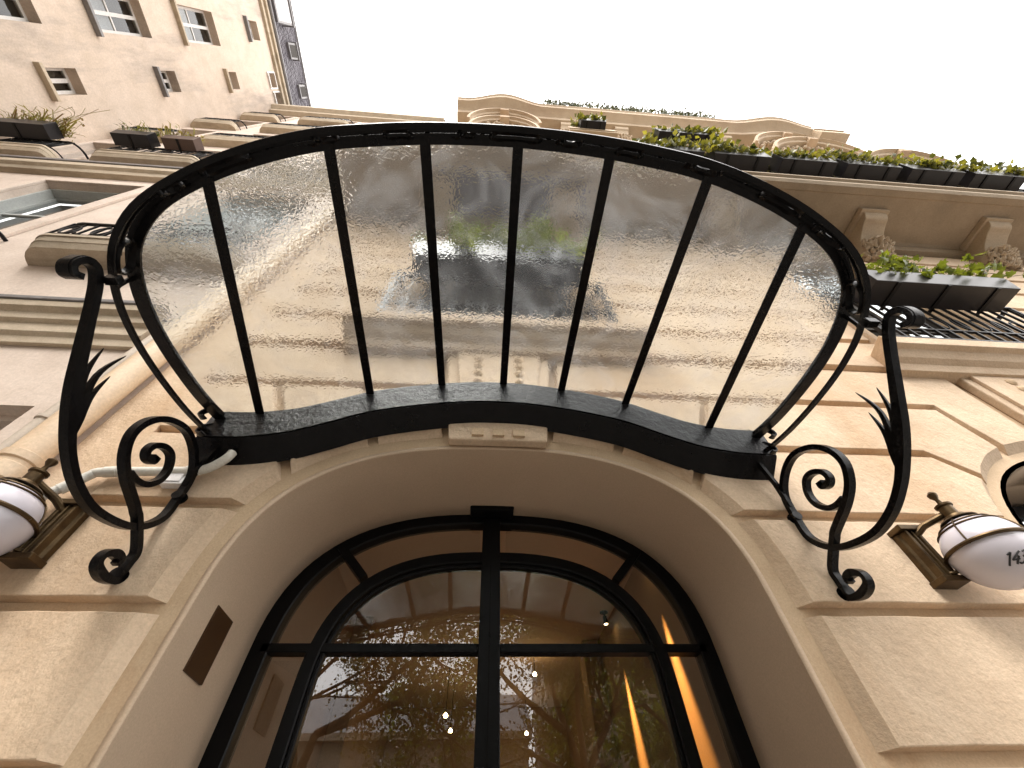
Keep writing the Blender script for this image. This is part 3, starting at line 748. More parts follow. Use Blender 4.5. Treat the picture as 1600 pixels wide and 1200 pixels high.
# ivy in the near right planter: each leaf its own piece
def ivy_thing(bx, label, x0, x1, n, seed, size):
    rng = random.Random(seed); t = thing('ivy_plant', label, 'plant', ((x0+x1)/2, -.37, 5.86), 'ivy in window planters')
    st = MB(); leaves = []
    for s_ in range(34):
        x = rng.uniform(x0+.06, x1-.06); y = rng.uniform(-.54, -.34); dx = rng.uniform(-.38, .38); dz = rng.uniform(.12, .52); dy = rng.uniform(-.20, .0)
        if s_ % 6 == 0: dz = -.10; dy = -.20
        if s_ > 29: dx = abs(dx)+.1; x = x1-.15
        P = spline([(x, y, 5.86), (x+dx*.25, y+dy*.3, 5.86+max(.05, dz*.6)), (x+dx*.7, y+dy*.8, 5.88+dz), (x+dx, y+dy, 5.86+dz*.9)], 4)
        st.tube(P, .0035, 4)
        for q in range(3, len(P)):
            if rng.random() < .85: leaves.append((Vector(P[q])+Vector((rng.gauss(0, .025), rng.gauss(0, .025), rng.gauss(0, .02)))))
    mk('stems', st, 'stem', t)
    for _ in range(n-len(leaves)): leaves.append(Vector((rng.uniform(x0, x1), rng.uniform(-.60, -.38), 5.88+rng.random()**1.2*.26)))
    for c in leaves[:n]:
        s = size*rng.uniform(.55, 1.25)
        inst('leaf', LEAF, c, t, (rng.uniform(-.9, .9), rng.uniform(-.9, .9), rng.uniform(0, 6.28)), (s, s, s))
    return t
ivy_thing(BX, 'bright green ivy sprawling out of the charcoal trough at right', BX-.9, BX+.86, 300, 3, .09)
ivy_thing(CX, 'ivy blurred green behind the canopy glass, in the trough over the doorway', CX-.93, CX+.93, 260, 5, .12)
# ------------------------------------------------------------------ balcony railing + row of troughs above
t = thing('balcony_railing', 'long black railing of the upper balcony carrying a row of planters', 'railing', (7.5, -1.02, 8.68))
m_ = MB(); m_.box(-2.40, 17.3, -1.03, -.98, 9.62, 9.66); mk('top_rail', m_, 'iron_far', t)
m_ = MB(); m_.box(-2.40, 17.3, -1.02, -.99, 8.76, 8.79); mk('bottom_rail', m_, 'iron_far', t)
me = bar_mesh(.009, .94)
for k in range(150): inst('bar', me, (-2.38+k*.132, -1.005, 8.68), t)
me = bar_mesh(.022, .96)
for k in range(16): inst('post', me, (-2.38+k*1.31, -1.005, 8.68), t)
rng = random.Random(11)
ORD = {9: 'cut by the right edge', 8: 'second from the right edge', 7: 'third from the right edge', 6: 'fourth from the right edge', 5: 'fifth from the right, touching the canopy rim'}
def plant(name, lab, mb_, mat, group=None):
    xs_ = [v[0] for v in mb_.v]; ys_ = [v[1] for v in mb_.v]; t = thing(name, lab, 'plant', (sum(xs_)/len(xs_), sum(ys_)/len(ys_), min(v[2] for v in mb_.v)), group)
    stuff(mk('foliage', mb_, mat, t, fixn=False)); return t
for k in range(4, 10):
    x0 = -2.3+k*1.2
    wh = ORD.get(k)
    lab = 'dark trough in the long upper balcony row, '+(wh or 'behind the canopy glass and rim')
    planter(x0, x0+1.06, -1.30, -1.04, 9.20, 9.52, lab, group='row of trough planters on the upper balcony', straps=2)
    fo = foliage_box(x0+.0, x0+1.06, -1.30, -1.06, 9.50, .70, 800, .105, rng, .12)
    plant('balcony_plant', 'bushy plant in the upper row, '+((wh or 'behind the canopy glass and rim')), fo, 'ivy_far', 'plants in the balcony trough row')
# small planter high up + scattered upper pots
for (x0, x1, y, z, lab, cnt) in ((2.35, 3.15, -1.02, 15.2, 'small dark trough with pale green plants high under the cornice, left of the larger one', 260), (3.95, 5.6, -1.05, 13.0, 'wide dark trough of yellow-green leaves under the third cornice console', 420)):
    pl = planter(x0, x1, y-.26, y, z, z+.32, lab.replace('plants', 'plants') , straps=2)
    fo = foliage_box(x0, x1, y-.24, y-.02, z+.30, .75, cnt, .15, rng, .2)
    plant('trough_plant', 'leafy plant growing from the '+('small trough high under the cornice' if x0 < 3 else 'wide trough under the cornice consoles'), fo, 'ivy_far')
    mm = MB(); mm.box(x0-.3, x1+.3, y-.0, 0, z-.25, z-.12); mm.box(x0-.3, x1+.3, y-.03, y+.0, z-.12, z+.25); mk('upper_balconet', mm, 'stone_up', hotel)
fo = MB(); rngr = random.Random(5)
for k in range(17):
    cx = 2.6+k*.52; h = rngr.uniform(1.4, 3.2)
    for _ in range(60): add_leaf(fo, (cx+rngr.gauss(0, .16), -1.22+rngr.gauss(0, .06), 25.2+rngr.random()*h), .17*rngr.uniform(.5, 1.2), rngr)
o = mk('roof_plants', fo, 'roof_leaf', fixn=False); stuff(o); tag(o, 'line of small dark roof plants along the top of the cornice', 'plants')

# ================================================================== CANOPY
canopy = thing('glass_canopy', 'black wrought iron fan canopy with hammered glass panes over the doorway', 'canopy', (CX, -.9, 3.3))
# gutter: follows the doorway arch in elevation
GZ = spline([(-1.80, 3.17), (-1.55, 3.175), (-1.30, 3.23), (-1.08, 3.33), (-.83, 3.455), (-.5, 3.545), (-.2, 3.595), (0, 3.603)], 5)
GZ = GZ[:-1]+[(-x, z) for x, z in reversed(GZ)]
GD, GH = .195, .315
GZ = [(x, 1.5+(z-1.5)*.976) for x, z in GZ]
path = [(CX+x, 0, z) for x, z in GZ]
def gfr(i):
    a = Vector(path[max(i-1, 0)]); b = Vector(path[min(i+1, len(path)-1)]); t_ = (b-a).normalized()
    nn = Vector((-t_.z, 0, t_.x)); return Vector((0, -1, 0)), (nn*.2+Vector((0, 0, 1))*.8).normalized()
m_ = MB(); m_.sweep(path, [(.046, 0), (GD-.012, .078), (GD, .088), (GD+.002, GH-.02), (GD+.006, GH), (GD-.01, GH), (GD-.02, .12), (.06, .05), (.06, GH), (.046, GH)], gfr)
mk('gutter', m_, 'iron', canopy, smooth=True, angle=30)
m_ = MB(); m_.sweep(path, [(GD+.003, .098), (GD+.008, .098), (GD+.0115, GH-.004), (GD+.0065, GH-.004)], gfr); mk('lit_front_face', m_, 'gutter_paint_lit', canopy, smooth=True, angle=30)  # thin added plate: front face coloured lighter for skylight, underside left black
def g_at(hx):      # gutter top front edge at signed x offset
    for i in range(len(GZ)-1):
        if GZ[i][0] <= hx <= GZ[i+1][0]:
            t_ = (hx-GZ[i][0])/(GZ[i+1][0]-GZ[i][0]); return Vector((CX+hx, -(GD+.008), GZ[i][1]+(GZ[i+1][1]-GZ[i][1])*t_+GH-.012))
    return Vector((CX+hx, -GD, (GZ[0] if hx < 0 else GZ[-1])[1]+GH))
RIMH = [(1.735, -.17, 3.385), (1.765, -.42, 3.345), (1.785, -.70, 3.325), (1.79, -.93, 3.325), (1.765, -1.13, 3.335), (1.70, -1.31, 3.36), (1.57, -1.46, 3.415), (1.36, -1.575, 3.485), (1.12, -1.66, 3.565), (.88, -1.715, 3.635), (.66, -1.74, 3.69), (.44, -1.757, 3.735), (.22, -1.766, 3.765), (0, -1.77, 3.775)]
half = spline(RIMH, 5)
RIM = [Vector((CX-x, y, z)) for x, y, z in half]+[Vector((CX+x, y, z)) for x, y, z in reversed(half[:-1])]
NR = len(RIM)
def rim_n(i):
    a = RIM[max(i-1, 0)]; b = RIM[min(i+1, NR-1)]; t_ = (b-a).normalized(); nn = Vector((t_.y, -t_.x, 0)).normalized()
    # outward = away from centre
    c = Vector((CX, -.6, 0)); v = RIM[i]-c; v.z = 0
    if nn.dot(v) < 0: nn = -nn
    return nn
RN = [rim_n(i) for i in range(NR)]; UP = Vector((0, 0, 1))
# inner rim: T-section carrying the glass
m_ = MB(); m_.sweep(RIM, [(-.030, -.012), (.030, -.012), (.030, .0), (.006, .0), (.006, .04), (-.006, .04), (-.006, .0), (-.030, .0)], lambda i: (RN[i], UP))
mk('inner_rim', m_, 'iron', canopy, smooth=True, angle=30)
def fr_w(i):      # 0 along the sides, 1 across the front
    return max(0.0, min(1.0, (-RIM[i].y-1.25)/.5))
def off_out(i, f=1.0):
    w_ = fr_w(i); return RN[i]*((-.004+.054*w_)*f)-UP*((.130-.028*w_)*f)
OUT = [RIM[i]+off_out(i) for i in range(NR)]; MI0 = [i for i in range(NR) if fr_w(i) > .02]
m_ = MB(); m_.sweep(OUT, [(-.008, -.008), (.018, -.008), (.019, .012), (.008, .015), (-.007, .010)], lambda i: (RN[i], UP))
m_.sweep([RIM[i]+off_out(i, .72) for i in MI0], [(-.006, -.006), (.006, -.006), (.006, .006), (-.006, .006)], lambda i: (RN[MI0[i]], UP))
mk('outer_rail', m_, 'iron', canopy, smooth=True, angle=30)
MI = [i for i in range(NR) if fr_w(i) > .02]; MIDR = [RIM[i]+off_out(i, .30) for i in MI]
m_ = MB(); m_.sweep(MIDR, [(-.007, -.007), (.006, -.007), (.006, .008), (-.007, .008)], lambda i: (RN[MI[i]], UP)); mk('upper_rail', m_, 'iron', canopy, smooth=True, angle=30)
# scrolls between rim and outer rail: one ring-like ornament each
arc = [0.0]
for i in range(1, NR): arc.append(arc[-1]+(RIM[i]-RIM[i-1]).length)
TOT = arc[-1]
def at_arc(s):
    s = max(0, min(TOT-1e-6, s))
    for i in range(NR-1):
        if arc[i+1] >= s:
            t_ = (s-arc[i])/(arc[i+1]-arc[i]); return RIM[i].lerp(RIM[i+1], t_), RN[i].lerp(RN[i+1], t_).normalized()
def frieze_pt(s, f):      # f: 0 inner rim, 1 outer rail
    p, n_ = at_arc(s); w_ = max(0.0, min(1.0, (-p.y-1.25)/.5)); return p+n_*((-.004+.054*w_)*f)-UP*((.130-.028*w_)*f)
def scroll(s0, L_, flip=1, kind='ring'):
    m_ = MB(); P = []
    if kind == 'ring':
        for k in range(25):
            a = 2*math.pi*k/24; ca, sa = math.cos(a), math.sin(a)
            P.append(frieze_pt(s0+.5*L_*math.copysign(abs(ca)**.6, ca), .5+.40*math.copysign(abs(sa)**.75, sa)))
    else:
        for k in range(34):
            t_ = k/33; a = math.pi*(.5-3.1*t_)*flip; r = 1-.72*t_
            P.append(frieze_pt(s0+flip*(-.5*L_+L_*.55*(1-t_)**1.5)+.16*L_*r*math.cos(a), .5+.42*r*math.sin(a)))
    nrm = [at_arc(s0)[1]]*len(P)
    m_.bar(P, lambda i: (at_arc(s0)[1]*.9-UP*.42).normalized(), .010, .030)
    return mk('scroll', m_, 'iron', canopy, smooth=True, angle=40)
for s0 in (TOT*.5,): scroll(s0, .24)
for sg in (-1, 1):
    for d, kd, L_ in ((.30, 'c', .20), (.55, 'ring', .12), (.95, 'c', .26), (1.30, 'ring', .20), (1.62, 'c', .24), (1.93, 'ring', .15)):
        scroll(TOT*.5+sg*d, L_, sg, kd)
# clasps tying the rails together
m_ = MB()
for d in (.16, .42, .70, 1.12, 1.50, 2.06):
    for sg in (-1, 1):
        s = TOT*.5+sg*d
        if 0 < s < TOT:
            P = [frieze_pt(s, -.05), frieze_pt(s, .25)+at_arc(s)[1]*.012, frieze_pt(s, .7)+at_arc(s)[1]*.012, frieze_pt(s, 1.05)]
            m_ = MB(); m_.bar(P, at_arc(s)[1], .020, .008); mk('clasp', m_, 'iron', canopy)
# radial glazing bars
BARX = [(-1.40, -1.375), (-.86, -.875), (-.44, -.435), (.0, .012), (.425, .465), (.87, .93), (1.36, 1.40)]
BARG = [-1.53, -.90, -.42, .03, .46, .91, 1.44]      # offsets at gutter
BARR = [-1.36, -.86, -.435, .015, .47, .94, 1.41]     # offsets at rim
def rim_at(hx):
    best = None
    for i in range(NR-1):
        a, b = RIM[i].x-CX, RIM[i+1].x-CX
        if a <= hx <= b and RIM[i].y < -1.2: t_ = (hx-a)/(b-a+1e-9); return RIM[i].lerp(RIM[i+1], t_), arc[i]+(arc[i+1]-arc[i])*t_
barpts = []
for hg, hr in zip(BARG, BARR):
    a = g_at(hg); b, s = rim_at(hr); barpts.append((a, b, hg, s))
    m_ = MB(); d = (b-a).normalized(); sd_ = d.cross(UP).normalized(); nn = sd_.cross(d)
    path2 = [a+d*0, b-d*.0]
    m_.sweep(path2, [(-.026, -.012), (.026, -.012), (.026, -.003), (.005, -.003), (.005, .03), (-.005, .03), (-.005, -.003), (-.026, -.003)], lambda i: (sd_, nn))
    mk('glazing_bar', m_, 'iron', canopy, bevel=.002)
# glass panes between the bars
def gut_pts(h0, h1, m): return [g_at(h0+(h1-h0)*k/m) for k in range(m+1)]
segs = []
s_list = [0.0]+[b[3] for b in barpts]+[TOT]; g_list = [-1.745]+BARG+[1.745]
for k in range(8):
    m = 14; A_ = gut_pts(g_list[k], g_list[k+1], m)
    B_ = [at_arc(s_list[k]+(s_list[k+1]-s_list[k])*q/m)[0] for q in range(m+1)]
    if k == 0:
        # outer left pane: its edge follows the S-curved rim
        A_ = [g_at(g_list[0]).lerp(g_at(g_list[1]), q/m) if False else g_at(g_list[0]+(g_list[1]-g_list[0])*q/m) for q in range(m+1)]
    rows = 10; vs = []
    for r in range(rows+1):
        for q in range(m+1):
            p = A_[q].lerp(B_[q], r/rows); p = p+UP*.006; vs.append(p)
    nq = m+1; tot = len(vs); vs2 = [v+UP*.007 for v in vs]; fs = []
    for r in range(rows):
        for q in range(m):
            i = r*nq+q; fs.append((i, i+nq, i+nq+1, i+1)); fs.append((i+tot, i+1+tot, i+nq+1+tot, i+nq+tot))
    for q in range(m):
        fs.append((q, q+1, q+1+tot, q+tot)); i = rows*nq+q; fs.append((i+1, i, i+tot, i+1+tot))
    for r in range(rows):
        i = r*nq; fs.append((i+nq, i, i+tot, i+nq+tot)); i = r*nq+m; fs.append((i, i+nq, i+nq+tot, i+tot))
    m_ = MB(); m_.add(vs+vs2, fs); mk('glass_pane', m_, 'hammered', canopy, smooth=True, angle=60)

# ------------------------------------------------------------------ scrolled brackets
PA = [(118,432),(106,425),(107,411),(128,405),(147,417),(150,440),(145,470),(138,500),(124,560),(113,610),(107,660),(107,710),(120,760),(150,800),(205,823),(252,812),(285,780),(300,740),(302,703),(290,672),(262,656),(232,658),(206,677),(194,710),(196,745),(205,775),(212,800),(213,830),(211,862),(205,885),(194,901),(178,909),(158,901),(149,883),(159,867),(176,864),(185,873),(179,882)]
PBs = [(200,738),(212,752),(228,757),(248,750),(262,733),(266,712),(257,699),(241,696),(229,704),(228,715),(237,720),(243,713)]
def off_wall(y): return y if y < -.080 else -.080+.12*(y+.080)      # the bars stop just short of the stone
def bracket(x0, dz, label):
    t = thing('scroll_bracket', label, 'bracket', (x0, -.05, 2.4+dz), 'scrolled iron brackets holding up the canopy')
    A = spline([(off_wall(onX(a, b, -1.66).y), onX(a, b, -1.66).z+dz) for a, b in PA], 5)
    n = len(A); P = [(x0+(.0035 if i > 5*26 else 0), y, z) for i, (y, z) in enumerate(A)]
    ws = []
    for i in range(n):
        k = i/5
        wv = .031
        if k < 3: wv = .026+.003*k
        if 7 < k < 11: wv = .031+.010*math.sin((k-7)/4*math.pi)
        if k > 30: wv = .030
        if k > 31.5: wv = .030+.006*math.sin((k-31.5)/1.5*math.pi)
        ws.append(wv)
    m_ = MB(); m_.bar(P, (1, 0, 0), ws, .037); mk('main_scroll', m_, 'iron', t, smooth=True, angle=35, bevel=.004)
    # rolled volute at the top, wider than the bar
    c = MB(); q = A[1]; hp = [(y, z) for y, z in A[:19]]
    c.bar([(x0, y, z) for y, z in hp], (1, 0, 0), .026, [.070-.02*(i/18) for i in range(19)]); mk('top_volute', c, 'iron', t, smooth=True, angle=35, bevel=.004)
    B = spline([(onX(a, b, -1.66).y, onX(a, b, -1.66).z+dz) for a, b in PBs], 5)
    m2 = MB(); m2.bar([(x0, y, z) for y, z in B], (1, 0, 0), [.029]*(len(B)-12)+[.029+.0013*k for k in range(12)], .034)
    mk('inner_scroll', m2, 'iron', t, smooth=True, angle=35, bevel=.003)
    # three thorn-like leaves
    for base, mid, tip in (((114,650),(133,585),(162,544)), ((114,662),(150,588),(197,556)), ((112,680),(140,622),(172,588))):
        Q = spline([(onX(a, b, -1.66).y, onX(a, b, -1.66).z+dz) for a, b in (base, mid, tip)], 6)
        m3 = MB(); L3 = len(Q); m3.bar([(x0, y, z) for y, z in Q], (1, 0, 0), [.032*min(1, .25+i/(L3*.3))*(1-i/(L3-.9))**.8+.001 for i in range(L3)], [.022*(1-i/(L3-.9))+.002 for i in range(L3)])
        mk('leaf_spike', m3, 'iron', t, smooth=True, angle=35)
    # fixings to the wall
    for zz, yy in ((2.89+dz, -.06), (2.455+dz, -.06)):
        m4 = MB(); m4.lathe([(.016, 0), (.016, -.03), (.028, -.032), (.028, .0-.05)], (x0+.0, -.045, zz), 12, 'Y'); m4.lathe([(.034, -.001), (.034, -.010), (.0, -.012)], (x0, -.044, zz), 12, 'Y')
        mk('wall_bolt', m4, 'iron', t, smooth=True)
    # tie to the canopy rail
    sx = 1 if x0 < CX else -1
    m5 = MB(); m5.box(x0-.075 if sx < 0 else x0+.018, x0-.018 if sx < 0 else x0+.075, -1.225, -1.19, 3.135+dz*.5, 3.175+dz*.5); mk('tie', m5, 'iron', t, bevel=.003)
    m6 = MB(); m6.bar([(x0, -.085, 2.95+dz), (x0+sx*.03, -.12, 3.05), (x0+sx*.07, -.14, 3.2)], (1, 0, 0), .03, .02); mk('lower_tie', m6, 'iron', t)
    return t
bracket(-1.66, 0.0, 'scrolled wrought iron bracket with thorn leaves at the left end of the canopy')
bracket(1.845, -.045, 'scrolled wrought iron bracket with thorn leaves at the right end of the canopy')
# curled strap ornaments at the gutter ends
for sg in (-1, 1):
    for q in (0, 1):
        m_ = MB(); c0 = Vector((CX+sg*1.76, -.19-.07*q, 3.27+.07*q))
        P = [c0+Vector((sg*(.0+.045*math.sin(a)), -.0, .055*math.cos(a)))-Vector((0, .04*k/12, 0)) for k, a in enumerate([math.pi*.0+math.pi*1.1*k/12 for k in range(13)])]
        m_.bar(P, (0, 1, 0), .008, .035); mk('end_strap', m_, 'iron', canopy, smooth=True)

# ================================================================== DOOR
door = thing('entrance_door', 'black framed arched glass door with side lights set back in the stone doorway', 'door', (CX, DOOR_Y, 0))
OA = Arch(CX+.0, 1.432, 2.36, 1.06, 2.5); IA = Arch(CX+.005, 1.10, 2.22, .84, 2.6)
m_ = MB(); arch_frame(m_, OA, 0.0, DOOR_Y-.03, .12, .10); mk('outer_frame', m_, 'door_metal', door, smooth=True, angle=30)
m_ = MB(); arch_frame(m_, IA, 0.0, DOOR_Y-.035, .075, .09); mk('inner_frame', m_, 'door_metal', door, smooth=True, angle=30)
m_ = MB(); arch_frame(m_, IA.grow(-.078), 0.0, DOOR_Y-.015, .022, .06); mk('leaf_frame', m_, 'door_metal', door, smooth=True, angle=30)
mxm = .073
m_ = MB(); m_.box(mxm-.066, mxm+.066, DOOR_Y-.05, DOOR_Y+.07, 0, 3.33); mk('mullion', m_, 'door_metal', door, bevel=.004)
m_ = MB(); m_.box(mxm-.004, mxm+.004, DOOR_Y-.056, DOOR_Y-.0505, 0, 2.95); mk('meeting_stile', m_, 'iron', door)
for x0, x1 in ((CX-1.36, CX-1.075), (CX-1.02, mxm-.066), (mxm+.066, CX+1.02), (CX+1.075, CX+1.36)):
    m_ = MB(); m_.box(x0, x1, DOOR_Y-.03, DOOR_Y+.05, 2.422, 2.470); mk('transom', m_, 'door_metal', door, bevel=.004)
for sg in (-1, 1):
    m_ = MB(); a = Vector((CX+sg*.875, DOOR_Y-.0, 2.865)); b = Vector((CX+sg*1.09, DOOR_Y, 3.085))
    m_.bar([a, b], (0, 1, 0), .055, .085); mk('spoke', m_, 'door_metal', door)
def pane_poly(name, poly): 
    g = MB(); g.prism(poly, DOOR_Y+.012, DOOR_Y+.017); return mk(name, g, 'door_glass', door)
# left and right leaves and upper/lower lights share one glazing plane, one pane each
ip = IA.grow(-.10)
def half_arch(A, sg, xin, zb, m=20):
    pts = []
    for k in range(m+1):
        hx = (abs(xin-A.cx))+(A.a-abs(xin-A.cx))*math.sin(k/m*math.pi/2); z = A.hz(min(hx, A.a-1e-6))
        pts.append((A.cx+sg*hx, max(z, zb)))
    return pts
for sg in (-1, 1):
    xin = mxm+sg*.05
    up_ = half_arch(ip, sg, xin, 2.48)
    up_ = [p for p in up_ if p[1] >= 2.47]+[(ip.cx+sg*ip.hx(2.47), 2.45), (xin, 2.45)]
    if sg > 0: up_ = list(reversed(up_))
    pane_poly('fanlight_pane', up_)
    pane_poly('leaf_pane', rect(min(xin, ip.cx+sg*(ip.a+.06)), max(xin, ip.cx+sg*(ip.a+.06)), 0.02, 2.44))
# ring of glass between the two arches (two upper, four side lights)
def ring_pane(th0, th1, zb=None):
    m = 12; oo, ii = OA.grow(-.05), IA.grow(.0-.03); P = []
    def pt(A, th):
        c, d = math.cos(th), math.sin(th); return (A.cx+A.a*math.copysign(abs(c)**(2/A.n), c), A.z0+A.b*abs(d)**(2/A.n))
    a = [pt(oo, th0+(th1-th0)*k/m) for k in range(m+1)]; b = [pt(ii, th0+(th1-th0)*k/m) for k in range(m+1)]
    vs = [(x, DOOR_Y+.012, z) for x, z in a+b]+[(x, DOOR_Y+.017, z) for x, z in a+b]; n = m+1; fs = []
    for k in range(m): fs += [(k, k+1, n+k+1, n+k), (2*n+k, 3*n+k, 3*n+k+1, 2*n+k+1)]
    g = MB(); g.add(vs, fs); mk('side_light', g, 'door_glass', door)
dd = .012
for t0, t1 in ((.04, .72), (.72+dd, math.pi/2-.04), (math.pi/2+.04, math.pi-.72-dd), (math.pi-.72, math.pi-.04)): ring_pane(t0, t1)
for sg in (-1, 1):
    pane_poly('side_light', rect(min(CX+sg*1.06, CX+sg*1.39), max(CX+sg*1.06, CX+sg*1.39), .02, 2.39))
# door closer housing on the frame head
s_ = MB(); P = [(mxm-.165, DOOR_Y-.115, 3.385), (mxm+.175, DOOR_Y-.115, 3.385)]
def capsule(x0, x1, y0, y1, z0, z1): 
    pts = []; r = (z1-z0)/2; zc = (z0+z1)/2
    for k in range(9): a = -math.pi/2+math.pi*k/8; pts.append((x1-r+r*math.cos(a), zc+r*math.sin(a)))
    for k in range(9): a = math.pi/2+math.pi*k/8; pts.append((x0+r+r*math.cos(a), zc+r*math.sin(a)))
    return pts
s_ = MB(); s_.prism(capsule(mxm-.17, mxm+.17, 0, 0, 3.335, 3.405), DOOR_Y-.15, DOOR_Y-.0305)
o = mk('door_sensor', s_, 'door_metal', None, bevel=.01); tag(o, 'slim black automatic door sensor on the frame above the mullion', 'sensor')
# bronze plaque on the left reveal
xw = CX-1.405*.991*1.0045+.001
s_ = MB(); s_.box(xw-.012, xw+.006, .20, .40, 2.165, 2.445); o = mk('bronze_plaque', s_, 'bronze_panel', bevel=.001); tag(o, 'plain brown bronze plaque on the left doorway reveal', 'plaque')

# ------------------------------------------------------------------ lobby behind the door
lob = thing('lobby_room', 'dim warm lobby seen through the entrance door glass', 'room', (CX, 3, 0))
def wallbox(name, b, mat): m_ = MB(); m_.box(*b); return mk(name, m_, mat, lob)
wallbox('left_wall', (-1.55, -1.45, .87, 7, 0, 3.62), 'lobby_wall'); wallbox('right_wall', (1.62, 1.72, .87, 7, 0, 3.62), 'lobby_wall')
wallbox('back_wall', (-1.45, 1.62, 6.9, 7, 0, 3.62), 'lobby_wall'); wallbox('ceiling', (-1.6, 1.75, .87, 7, 3.622, 3.7), 'lobby_ceiling'); wallbox('floor', (-1.45, 1.62, .87, 6.9, -.05, .0), 'lobby_floor')
m_ = MB(); m_.box(1.40, 1.619, 3.9, 4.2, 0, 3.62); mk('pilaster', m_, 'lobby_wall', lob, bevel=.01)
m_ = MB(); m_.box(-1.449, -1.25, 3.2, 3.5, 0, 3.62); mk('pilaster', m_, 'lobby_wall', lob, bevel=.01)
m_ = MB(); m_.box(-.9, .9, 6.86, 6.898, 0, 2.6); mk('dark_opening', m_, 'dark_room', lob)
for (x, y, nm, en) in ((1.52, 1.66, 'spotlight', 900), (1.52, 3.05, 'spotlight', 900)):
    t = thing('ceiling_spotlight', 'small warm ceiling spotlight washing the lobby wall, '+('nearer the door' if y < 2 else 'deeper inside the lobby'), 'spotlight', (x, y, 3.62))
    m_ = MB(); m_.lathe([(.05, 0), (.05, -.012), (.012, -.016), (.012, -.07)], (x, y, 3.621), 14); m_.lathe([(.024, -.05), (.03, -.13), (.026, -.135)], (x, y, 3.621), 14); mk('housing', m_, 'door_metal', t, smooth=True)
    m_ = MB(); m_.lathe([(.022, -.136), (.0, -.137)], (x, y, 3.621), 12); mk('lens', m_, 'bulb', t)
    l = bpy.data.lights.new('spot', 'SPOT'); l.energy = en; l.color = (1, .48, .13); l.spot_size = math.radians(17); l.spot_blend = 1.0; l.shadow_soft_size = .02
    lo = bpy.data.objects.new('spot_lamp', l); COL.objects.link(lo); lo.parent = t; lo.location = (0, 0, -.15)
    lo.rotation_euler = Vector((-.045, 0, 1)).to_track_quat('Z', 'Y').to_euler()
for (x, y, z) in ((.80, 4.4, 3.38), (.83, 6.1, 3.1), (-.35, 4.2, 2.9), (-.33, 5.4, 3.0)):
    t = thing('pendant_bulb', 'small glowing pendant bulb in the lobby, '+{(.80): 'upper one right of the mullion', .83: 'lower one right of the mullion', -.35: 'lower one left of the mullion', -.33: 'upper one left of the mullion'}[x], 'lamp', (x, y, z))
    m_ = MB(); m_.tube([(x, y, z+.04), (x, y, 3.62)], .004, 5); mk('cord', m_, 'door_metal', t)
    m_ = MB(); m_.lathe([(.002, -.02), (.022, -.014), (.028, 0), (.02, .016), (.006, .03)], (x, y, z), 12); mk('bulb', m_, 'bulb', t, smooth=True)
    l = bpy.data.lights.new('bulb', 'POINT'); l.energy = .7; l.color = (1, .62, .3); l.shadow_soft_size = .05
    lo = bpy.data.objects.new('bulb_lamp', l); COL.objects.link(lo); lo.parent = t; lo.location = (0, 0, -.08)

